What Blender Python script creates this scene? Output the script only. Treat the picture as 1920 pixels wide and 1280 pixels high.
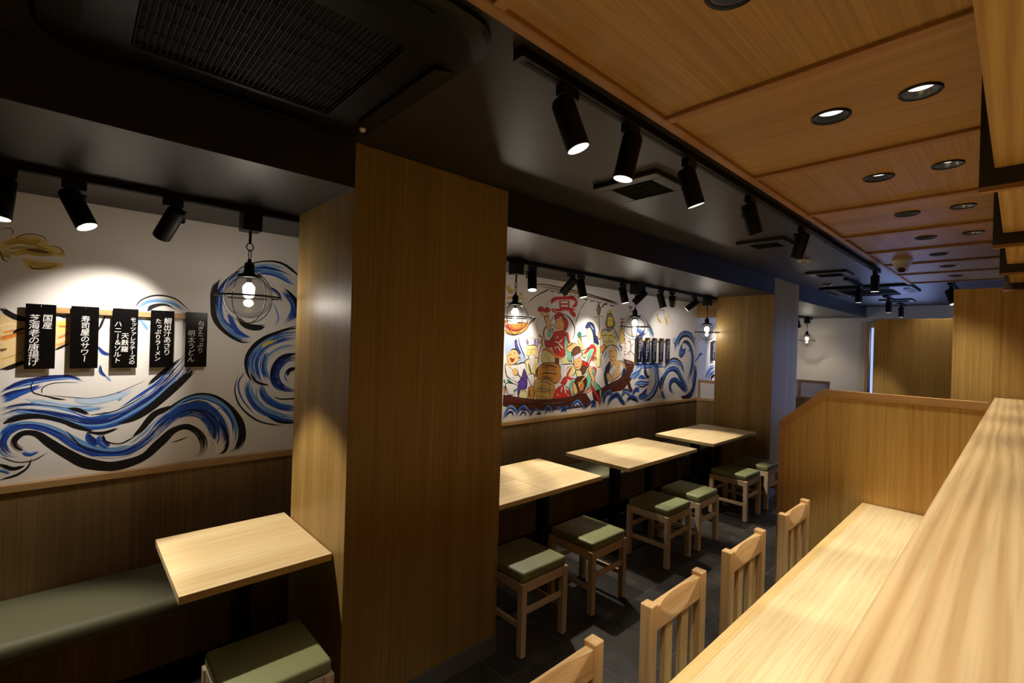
import bpy, bmesh, math, random
from mathutils import Vector, Matrix
from mathutils.geometry import tessellate_polygon

sc = bpy.context.scene
for o in list(bpy.data.objects):
    bpy.data.objects.remove(o)
COL = sc.collection
random.seed(7)
PI = math.pi

# ------------------------------------------------------------------ camera
EYE = 1.686
YAW, PITCH, ROLL, FPX = 0.8199412, -3.5e-5, 0.029708, 888.17
cam_data = bpy.data.cameras.new('camera')
cam_data.sensor_width = 36.0
cam_data.lens = FPX / 1920 * 36.0
cam_data.clip_start = 0.02
cam_data.dof.use_dof = True
cam_data.dof.focus_distance = 3.2
cam_data.dof.aperture_fstop = 5.6
cam = bpy.data.objects.new('camera', cam_data)
COL.objects.link(cam)
cam.matrix_world = (Matrix.Translation((0, 0, EYE)) @ Matrix.Rotation(YAW, 4, 'Z')
                    @ Matrix.Rotation(PI / 2 + PITCH, 4, 'X') @ Matrix.Rotation(ROLL, 4, 'Z'))
sc.camera = cam

# ------------------------------------------------------------------ view + world + daylight
sc.view_settings.view_transform = 'Standard'
sc.view_settings.look = 'None'
sc.view_settings.gamma = 1.0
sc.view_settings.exposure = 0.0
sc.view_settings.use_curve_mapping = False
try:
    sc.cycles.use_denoising = True
    sc.cycles.max_bounces = 8
    sc.cycles.transparent_max_bounces = 12
    sc.cycles.sample_clamp_indirect = 4.0
    sc.cycles.blur_glossy = 0.5
    sc.cycles.caustics_reflective = False
    sc.cycles.caustics_refractive = False
except Exception:
    pass
world = bpy.data.worlds.new('sky')
sc.world = world
world.use_nodes = True
wn = world.node_tree.nodes
wn['Background'].inputs[0].default_value = (0.42, 0.56, 1.0, 1)
wn['Background'].inputs[1].default_value = 1.2

LAMP = (1.0, 0.90, 0.77)       # warm LED lamps
DAY = (0.48, 0.54, 1.0)        # bluish daylight through the end door and an assumed unseen window
P_WALL, P_TABLE, P_AISLE, P_DOWN, P_PEND, P_DAY = 46.0, 122.0, 44.0, 42.0, 3.0, 85.0


def area_light(name, loc, target, sx, sy, power, color):
    d = bpy.data.lights.new(name, 'AREA')
    d.shape = 'RECTANGLE'
    d.size, d.size_y, d.energy, d.color = sx, sy, power, color
    o = bpy.data.objects.new(name, d)
    o.location = loc
    o.rotation_euler = (Vector(target) - Vector(loc)).to_track_quat('-Z', 'Y').to_euler()
    COL.objects.link(o)
    return o


# daylight just outside the assumed unseen window in the right-hand wall and the glazed end door
area_light('daylight', (3.35, 7.45, 1.5), (0, 7.2, 1.4), 2.0, 2.0, P_DAY, DAY)  # assumed source, set behind the unseen window
area_light('daylight_door', (-1.42, 10.95, 1.3), (-1.42, 5, 1.2), 0.9, 2.0, P_DAY * 0.12, DAY)

# ------------------------------------------------------------------ materials


def lin(r, g, b):
    f = lambda c: ((c / 255 + 0.055) / 1.055) ** 2.4 if c > 10 else c / 255 / 12.92
    return (f(r), f(g), f(b), 1.0)


MATS = {}


def new_mat(name):
    m = bpy.data.materials.new(name)
    m.use_nodes = True
    MATS[name] = m
    nt = m.node_tree
    return m, nt, nt.nodes['Principled BSDF']


def plain(name, rgb, rough=0.6, metal=0.0, noise=0.0, spec=0.5, scale=40, bump=0.0):
    m, nt, b = new_mat(name)
    b.inputs['Base Color'].default_value = rgb
    b.inputs['Roughness'].default_value = rough
    b.inputs['Metallic'].default_value = metal
    b.inputs['Specular IOR Level'].default_value = spec
    if noise or bump:
        tc = nt.nodes.new('ShaderNodeTexCoord')
        nz = nt.nodes.new('ShaderNodeTexNoise')
        nz.inputs['Scale'].default_value = scale
        nz.inputs['Detail'].default_value = 5
        nt.links.new(tc.outputs['Object'], nz.inputs['Vector'])
        if noise:
            mx = nt.nodes.new('ShaderNodeMix')
            mx.data_type = 'RGBA'
            mx.inputs[6].default_value = tuple(c * (1 - noise) for c in rgb[:3]) + (1,)
            mx.inputs[7].default_value = tuple(min(1, c * (1 + noise)) for c in rgb[:3]) + (1,)
            nt.links.new(nz.outputs[0], mx.inputs[0])
            nt.links.new(mx.outputs[2], b.inputs['Base Color'])
        if bump:
            bp = nt.nodes.new('ShaderNodeBump')
            bp.inputs['Strength'].default_value = bump
            bp.inputs['Distance'].default_value = 0.002
            nt.links.new(nz.outputs[0], bp.inputs['Height'])
            nt.links.new(bp.outputs[0], b.inputs['Normal'])
    return m


def wood(name, c_dark, c_mid, c_light, axis='z', fine=130, rough=0.45, broad=9, figure=0.0, spec=0.4, contrast=1.0):
    """Straight-grained oak veneer: fine pores along one axis, broad colour bands, optional cathedral figure."""
    m, nt, b = new_mat(name)
    N, L = nt.nodes.new, nt.links.new
    tc = N('ShaderNodeTexCoord')
    oi = N('ShaderNodeObjectInfo')
    off = N('ShaderNodeVectorMath')
    off.operation = 'MULTIPLY_ADD'
    L(oi.outputs['Random'], off.inputs[0])
    off.inputs[1].default_value = (7.3, 3.1, 5.7)
    L(tc.outputs['Object'], off.inputs[2])

    def noise(across, along, detail, dist=0.0):
        mp = N('ShaderNodeMapping')
        mp.inputs['Scale'].default_value = tuple(along if a == axis else across for a in 'xyz')
        L(off.outputs[0], mp.inputs['Vector'])
        nz = N('ShaderNodeTexNoise')
        nz.inputs['Scale'].default_value = 1.0
        nz.inputs['Detail'].default_value = detail
        nz.inputs['Distortion'].default_value = dist
        L(mp.outputs[0], nz.inputs['Vector'])
        return nz.outputs[0]

    n1 = noise(fine, 0.9, 3)
    n2 = noise(broad, 0.35, 2)
    n3 = noise(fine * 3.0, 3.5, 2)

    def math_(op, a, bv):
        nd = N('ShaderNodeMath')
        nd.operation = op
        for i, v in enumerate((a, bv)):
            if isinstance(v, (int, float)):
                nd.inputs[i].default_value = v
            else:
                L(v, nd.inputs[i])
        return nd.outputs[0]

    v = math_('ADD', math_('MULTIPLY', n1, 0.5), math_('MULTIPLY', n2, 0.5))
    if figure:
        mp = N('ShaderNodeMapping')
        mp.inputs['Scale'].default_value = tuple(0.55 if a == axis else 7.0 for a in 'xyz')
        L(off.outputs[0], mp.inputs['Vector'])
        wv = N('ShaderNodeTexWave')
        wv.wave_type = 'RINGS'
        wv.rings_direction = 'Z' if axis != 'z' else 'X'
        wv.inputs['Scale'].default_value = 1.6
        wv.inputs['Distortion'].default_value = 5.0
        wv.inputs['Detail'].default_value = 2.0
        wv.inputs['Detail Scale'].default_value = 0.7
        L(mp.outputs[0], wv.inputs['Vector'])
        v = math_('ADD', math_('MULTIPLY', v, 1 - figure), math_('MULTIPLY', wv.outputs[1], figure))
    cr = N('ShaderNodeValToRGB')
    e = cr.color_ramp.elements
    e[0].position, e[0].color = 0.5 - 0.19 / contrast, c_dark
    e[1].position, e[1].color = 0.5 + 0.19 / contrast, c_light
    k = cr.color_ramp.elements.new(0.5)
    k.color = c_mid
    L(v, cr.inputs[0])
    mx = N('ShaderNodeMix')
    mx.data_type = 'RGBA'
    mx.blend_type = 'MULTIPLY'
    mx.inputs[0].default_value = 0.22
    L(cr.outputs[0], mx.inputs[6])
    cr2 = N('ShaderNodeValToRGB')
    cr2.color_ramp.elements[0].position = 0.36
    cr2.color_ramp.elements[0].color = (0.45, 0.38, 0.3, 1)
    cr2.color_ramp.elements[1].position = 0.52
    cr2.color_ramp.elements[1].color = (1, 1, 1, 1)
    L(n3, cr2.inputs[0])
    L(cr2.outputs[0], mx.inputs[7])
    L(mx.outputs[2], b.inputs['Base Color'])
    b.inputs['Roughness'].default_value = rough
    b.inputs['Specular IOR Level'].default_value = spec
    bp = N('ShaderNodeBump')
    bp.inputs['Strength'].default_value = 0.12
    bp.inputs['Distance'].default_value = 0.001
    L(n1, bp.inputs['Height'])
    L(bp.outputs[0], b.inputs['Normal'])
    return m


def emit(name, rgb, strength):
    m = bpy.data.materials.new(name)
    m.use_nodes = True
    nt = m.node_tree
    nt.nodes.clear()
    e = nt.nodes.new('ShaderNodeEmission')
    e.inputs[0].default_value = tuple(rgb[:3]) + (1,)
    e.inputs[1].default_value = strength
    o = nt.nodes.new('ShaderNodeOutputMaterial')
    nt.links.new(e.outputs[0], o.inputs[0])
    return m


def thin_glass(name, tint=(1, 1, 1, 1), refl=1.0):
    m = bpy.data.materials.new(name)
    m.use_nodes = True
    nt = m.node_tree
    nt.nodes.clear()
    N, L = nt.nodes.new, nt.links.new
    t = N('ShaderNodeBsdfTransparent')
    t.inputs[0].default_value = tint
    g = N('ShaderNodeBsdfGlossy')
    g.inputs['Roughness'].default_value = 0.02
    lw = N('ShaderNodeLayerWeight')
    lw.inputs[0].default_value = 0.5
    pw = N('ShaderNodeMath')
    pw.operation = 'POWER'
    pw.inputs[1].default_value = 4.0
    L(lw.outputs['Facing'], pw.inputs[0])
    mul = N('ShaderNodeMath')
    mul.operation = 'MULTIPLY_ADD'
    mul.use_clamp = True
    mul.inputs[1].default_value = 0.8 * refl
    mul.inputs[2].default_value = 0.045 * refl
    L(pw.outputs[0], mul.inputs[0])
    mx = N('ShaderNodeMixShader')
    L(mul.outputs[0], mx.inputs[0])
    L(t.outputs[0], mx.inputs[1])
    L(g.outputs[0], mx.inputs[2])
    o = N('ShaderNodeOutputMaterial')
    L(mx.outputs[0], o.inputs[0])
    return m


OAK = (lin(150, 108, 56), lin(182, 138, 78), lin(206, 165, 104))
PALE = (lin(212, 178, 120), lin(228, 198, 144), lin(240, 215, 166))
WOOD_PILLAR = wood('pillar_veneer', lin(126, 98, 54), lin(148, 118, 64), lin(170, 140, 84), 'z', 150, 0.42, 10)
WOOD_WAINSCOT = wood('wainscot_veneer', lin(108, 84, 54), lin(130, 104, 68), lin(152, 124, 84), 'z', 110, 0.5, 10)
WOOD_TRIM = wood('trim_wood', lin(170, 132, 84), lin(188, 150, 100), lin(204, 168, 118), 'y', 90, 0.5)
WOOD_TRIM_X = wood('trim_wood_cross', lin(150, 112, 66), lin(168, 128, 80), lin(186, 148, 98), 'x', 90, 0.5)
WOOD_CEIL_Y = wood('ceiling_veneer_long', lin(158, 120, 66), lin(180, 141, 82), lin(198, 160, 100), 'y', 120, 0.5, 8)
WOOD_CEIL_X = wood('ceiling_veneer_cross', lin(158, 120, 66), lin(180, 141, 82), lin(198, 160, 100), 'x', 120, 0.5, 8)
WOOD_BATTEN = wood('ceiling_batten_wood', lin(156, 110, 64), lin(172, 126, 76), lin(186, 140, 90), 'x', 90, 0.5)
WOOD_BATTEN_Y = wood('ceiling_edge_wood', lin(156, 110, 64), lin(172, 126, 76), lin(186, 140, 90), 'y', 90, 0.5)
WOOD_TABLE = wood('table_oak', lin(206, 178, 128), lin(220, 194, 144), lin(230, 208, 162), 'y', 55, 0.4, 7)
WOOD_COUNTER = wood('counter_oak', lin(218, 194, 142), lin(228, 206, 156), lin(236, 216, 170), 'y', 60, 0.42, 9, figure=0.08)
WOOD_BAND = wood('counter_band_oak', lin(214, 178, 112), lin(222, 190, 126), lin(230, 200, 138), 'y', 60, 0.42, 6)
WOOD_SHELF = wood('shelf_oak', lin(194, 158, 106), lin(210, 178, 126), lin(218, 190, 140), 'y', 60, 0.45, 16, figure=0.4, contrast=0.75)
WOOD_PART = wood('partition_veneer', lin(186, 142, 74), lin(210, 170, 96), lin(226, 190, 116), 'z', 70, 0.45, 8)
WOOD_PART_EDGE = wood('partition_edge_wood', lin(180, 136, 82), lin(192, 148, 92), lin(204, 160, 104), 'x', 60, 0.5)
WOOD_SOFFIT = wood('soffit_board_wood', lin(176, 132, 62), lin(202, 160, 82), lin(218, 180, 102), 'y', 60, 0.45, 14, figure=0.25)
WOOD_CHAIR_Z = wood('chair_wood', lin(202, 160, 106), lin(218, 180, 126), lin(230, 196, 146), 'z', 60, 0.45, 10)
WOOD_CHAIR_Y = wood('chair_rail_wood', lin(204, 162, 106), lin(220, 182, 126), lin(232, 198, 146), 'y', 50, 0.45, 12, figure=0.15)
WOOD_CHAIR_X = wood('chair_cross_wood', lin(202, 160, 106), lin(218, 180, 126), lin(230, 196, 146), 'x', 60, 0.45, 10)
WOOD_STOOL_Z = wood('stool_leg_wood', lin(204, 176, 140), lin(218, 192, 156), lin(230, 206, 172), 'z', 60, 0.45, 10)
WOOD_STOOL_Y = wood('stool_rail_wood', lin(204, 176, 140), lin(218, 192, 156), lin(230, 206, 172), 'y', 60, 0.45, 10)
WOOD_STOOL_X = wood('stool_cross_wood', lin(204, 176, 140), lin(218, 192, 156), lin(230, 206, 172), 'x', 60, 0.45, 10)

WHITE_WALL = plain('mural_wall_paint', lin(232, 228, 226), 0.7, noise=0.02, scale=3)
CREAM_WALL = plain('cream_wall_paint', lin(206, 196, 172), 0.75, noise=0.03, scale=3)
DARK_WALL = plain('dark_wall_paint', lin(70, 64, 60), 0.7)
BLACK_CEIL = plain('black_ceiling_paint', lin(40, 37, 37), 0.45, noise=0.05, scale=2, spec=0.5)
BLACK_METAL = plain('black_metal', lin(11, 10, 10), 0.5, spec=0.25)
BLACK_PLASTIC = plain('black_plastic', lin(13, 13, 13), 0.4, spec=0.4)
BLACK_GRILLE = plain('grille_plastic', lin(22, 21, 18), 0.5, spec=0.3)
CASSETTE = plain('cassette_plastic', lin(9, 9, 8), 0.42, spec=0.3)
VENT_DARK = plain('vent_dark', lin(8, 8, 8), 0.8)
VENT_FRAME = plain('vent_frame_paint', lin(40, 38, 38), 0.45)
KICK = plain('kickplate_vinyl', lin(104, 103, 102), 0.4)
BAFFLE = plain('baffle_shaded_wood', lin(46, 40, 30), 0.6, noise=0.1, scale=20)  # unlit front of the wood: its shade is put into this dark colour
CUSHION = plain('olive_vinyl', lin(138, 143, 96), 0.48, noise=0.12, scale=260, bump=0.25)
CUSHION_B = plain('olive_fabric', lin(112, 112, 84), 0.6, noise=0.16, scale=300, bump=0.3)
SIGN_BLACK = plain('sign_lacquer', lin(6, 5, 6), 0.3, spec=0.18)
SIGN_WHITE = plain('sign_brush_paint', lin(240, 238, 236), 0.6)
CHROME = plain('chrome', lin(200, 200, 205), 0.2, metal=1.0)
WHITE_PLASTIC = plain('white_plastic', lin(226, 216, 196), 0.4)
PANEL_WHITE = plain('frosted_panel', lin(206, 200, 204), 0.35)
REFLECTOR = plain('lamp_reflector', lin(190, 188, 184), 0.3, spec=0.6)
DOWN_REFL = plain('downlight_reflector', lin(150, 148, 140), 0.25, metal=0.9)
LAMP_ON = emit('lamp_face', (1.0, 0.93, 0.80), 16.0)
LAMP_DIM = emit('downlight_face', (1.0, 0.94, 0.84), 3.2)
BULB = emit('bulb_glow', (1.0, 0.88, 0.68), 26.0)
GLOBE = thin_glass('clear_globe_glass', (0.90, 0.90, 0.90, 1), 2.0)
GLASS = thin_glass('window_glass', (0.92, 0.95, 1.0, 1), 1.0)
LENS_GLASS = plain('black_lens', lin(6, 6, 8), 0.08, spec=0.8)


def floor_mat():
    m, nt, b = new_mat('slate_tile')
    N, L = nt.nodes.new, nt.links.new
    tc = N('ShaderNodeTexCoord')
    mp = N('ShaderNodeMapping')
    mp.inputs['Location'].default_value = (0.36, 0.18, 0)
    L(tc.outputs['Object'], mp.inputs['Vector'])
    br = N('ShaderNodeTexBrick')
    br.offset = 0.0
    br.inputs['Scale'].default_value = 1.0
    br.inputs['Brick Width'].default_value = 0.45
    br.inputs['Row Height'].default_value = 0.45
    br.inputs['Mortar Size'].default_value = 0.0022
    br.inputs['Mortar Smooth'].default_value = 0.1
    br.inputs['Color1'].default_value = lin(52, 49, 44)
    br.inputs['Color2'].default_value = lin(46, 43, 39)
    br.inputs['Mortar'].default_value = lin(90, 87, 80)
    L(mp.outputs[0], br.inputs['Vector'])
    nz = N('ShaderNodeTexNoise')
    nz.inputs['Scale'].default_value = 6
    nz.inputs['Detail'].default_value = 9
    nz.inputs['Roughness'].default_value = 0.7
    L(tc.outputs['Object'], nz.inputs['Vector'])
    cr = N('ShaderNodeValToRGB')
    cr.color_ramp.elements[0].position = 0.32
    cr.color_ramp.elements[0].color = (0.42, 0.42, 0.42, 1)
    cr.color_ramp.elements[1].position = 0.72
    cr.color_ramp.elements[1].color = (1.9, 1.85, 1.75, 1)
    L(nz.outputs[0], cr.inputs[0])
    mx = N('ShaderNodeMix')
    mx.data_type = 'RGBA'
    mx.blend_type = 'MULTIPLY'
    mx.inputs[0].default_value = 1.0
    L(br.outputs[0], mx.inputs[6])
    L(cr.outputs[0], mx.inputs[7])
    L(mx.outputs[2], b.inputs['Base Color'])
    b.inputs['Roughness'].default_value = 0.5
    bp = N('ShaderNodeBump')
    bp.inputs['Strength'].default_value = 0.15
    bp.inputs['Distance'].default_value = 0.003
    L(nz.outputs[0], bp.inputs['Height'])
    L(bp.outputs[0], b.inputs['Normal'])
    return m


SLATE = floor_mat()


def paint_mat():
    m, nt, b = new_mat('mural_paint')
    a = nt.nodes.new('ShaderNodeVertexColor')
    a.layer_name = 'paint'
    nt.links.new(a.outputs[0], b.inputs['Base Color'])
    b.inputs['Roughness'].default_value = 0.6
    b.inputs['Specular IOR Level'].default_value = 0.25
    return m


PAINT = paint_mat()

# ------------------------------------------------------------------ mesh helpers


class MB:
    """Collects shapes, then links them as ONE mesh object (coordinates are relative to its parent's origin)."""

    def __init__(self):
        self.bm = bmesh.new()

    def box(self, x0, x1, y0, y1, z0, z1, bev=0.0, seg=2):
        r = bmesh.ops.create_cube(self.bm, size=1.0)
        vs = r['verts']
        for v in vs:
            v.co = Vector((x0 + (v.co.x + 0.5) * (x1 - x0), y0 + (v.co.y + 0.5) * (y1 - y0), z0 + (v.co.z + 0.5) * (z1 - z0)))
        if bev:
            es = list({e for v in vs for e in v.link_edges})
            bmesh.ops.bevel(self.bm, geom=es, offset=bev, segments=seg, affect='EDGES', profile=0.5)
        return self

    def obox(self, p, ax, ay, az, bev=0.0):
        """box centred at p with half-axis vectors ax, ay, az"""
        p, ax, ay, az = Vector(p), Vector(ax), Vector(ay), Vector(az)
        r = bmesh.ops.create_cube(self.bm, size=2.0)
        for v in r['verts']:
            v.co = p + ax * v.co.x + ay * v.co.y + az * v.co.z
        if bev:
            es = list({e for v in r['verts'] for e in v.link_edges})
            bmesh.ops.bevel(self.bm, geom=es, offset=bev, segments=2, affect='EDGES', profile=0.5)
        return self

    def lathe(self, prof, p=(0, 0, 0), d=(0, 0, 1), n=24, cap0=False, cap1=False):
        """profile [(r, t)] turned about the axis through p along d"""
        p, d = Vector(p), Vector(d).normalized()
        q = d.to_track_quat('Z', 'Y')
        rings = []
        for r, t in prof:
            if r < 1e-6:
                rings.append([self.bm.verts.new(p + d * t)])
            else:
                rings.append([self.bm.verts.new(p + q @ Vector((r * math.cos(2 * PI * i / n), r * math.sin(2 * PI * i / n), t))) for i in range(n)])
        for a, b in zip(rings, rings[1:]):
            for i in range(n):
                j = (i + 1) % n
                if len(a) == 1 and len(b) == 1:
                    continue
                if len(a) == 1:
                    f = [a[0], b[i], b[j]][::-1]
                elif len(b) == 1:
                    f = [a[i], a[j], b[0]]
                else:
                    f = [a[i], a[j], b[j], b[i]]
                try:
                    self.bm.faces.new(f).smooth = True
                except ValueError:
                    pass
        if cap0 and len(rings[0]) > 1:
            self.bm.faces.new(rings[0][::-1])
        if cap1 and len(rings[-1]) > 1:
            self.bm.faces.new(rings[-1])
        return self

    def cyl(self, p0, p1, r, n=16, r1=None):
        p0, p1 = Vector(p0), Vector(p1)
        return self.lathe([(r, 0), (r if r1 is None else r1, (p1 - p0).length)], p0, p1 - p0, n, True, True)

    def torus(self, p, d, R, r, n=40, m=8):
        p = Vector(p)
        q = Vector(d).normalized().to_track_quat('Z', 'Y')
        g = []
        for i in range(n):
            a = 2 * PI * i / n
            g.append([self.bm.verts.new(p + q @ Vector(((R + r * math.cos(2 * PI * k / m)) * math.cos(a), (R + r * math.cos(2 * PI * k / m)) * math.sin(a), r * math.sin(2 * PI * k / m)))) for k in range(m)])
        for i in range(n):
            for k in range(m):
                self.bm.faces.new([g[i][k], g[(i + 1) % n][k], g[(i + 1) % n][(k + 1) % m], g[i][(k + 1) % m]]).smooth = True
        return self

    def prism(self, pts, vec):
        """closed polygon extruded along vec"""
        vec = Vector(vec)
        a = [self.bm.verts.new(Vector(p)) for p in pts]
        b = [self.bm.verts.new(Vector(p) + vec) for p in pts]
        n = len(pts)
        self.bm.faces.new(a[::-1])
        self.bm.faces.new(b)
        for i in range(n):
            self.bm.faces.new([a[i], a[(i + 1) % n], b[(i + 1) % n], b[i]])
        return self

    def rect(self, p0, u, v):
        p0, u, v = Vector(p0), Vector(u), Vector(v)
        self.bm.faces.new([self.bm.verts.new(q) for q in (p0, p0 + u, p0 + u + v, p0 + v)])
        return self

    def build(self, name, mat, parent=None, smooth=False):
        bmesh.ops.recalc_face_normals(self.bm, faces=self.bm.faces)
        me = bpy.data.meshes.new(name)
        if smooth:
            for f in self.bm.faces:
                f.smooth = True
        self.bm.to_mesh(me)
        self.bm.free()
        if any(p.use_smooth for p in me.polygons):
            try:
                me.set_sharp_from_angle(angle=math.radians(38))
            except Exception:
                pass
        for mm in (mat if isinstance(mat, (list, tuple)) else [mat]):
            me.materials.append(mm)
        o = bpy.data.objects.new(name, me)
        COL.objects.link(o)
        if parent is not None:
            o.parent = parent
        return o


def tag(o, label=None, cat=None, group=None, kind=None):
    if label:
        o['label'] = label
    if cat:
        o['category'] = cat
    if group:
        o['group'] = group
    if kind:
        o['kind'] = kind
    return o


def thing(name, label, cat, loc=(0, 0, 0), group=None):
    o = bpy.data.objects.new(name, None)
    o.empty_display_size = 0.1
    COL.objects.link(o)
    o.location = loc
    return tag(o, label, cat, group)


def struct(name, mb, mat, label=None, parent=None):
    o = mb.build(name, mat, parent)
    if parent is None:
        o['kind'] = 'structure'
        if label:
            o['label'] = label
    return o


def copy_thing(root, loc, label, group=None):
    r = root.copy()
    COL.objects.link(r)
    r.location = loc
    r['label'] = label
    if group:
        r['group'] = group
    for ch in list(root.children):
        c = ch.copy()
        COL.objects.link(c)
        c.parent = r
        for g in list(ch.children):
            k = g.copy()
            COL.objects.link(k)
            k.parent = c
    return r


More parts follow.
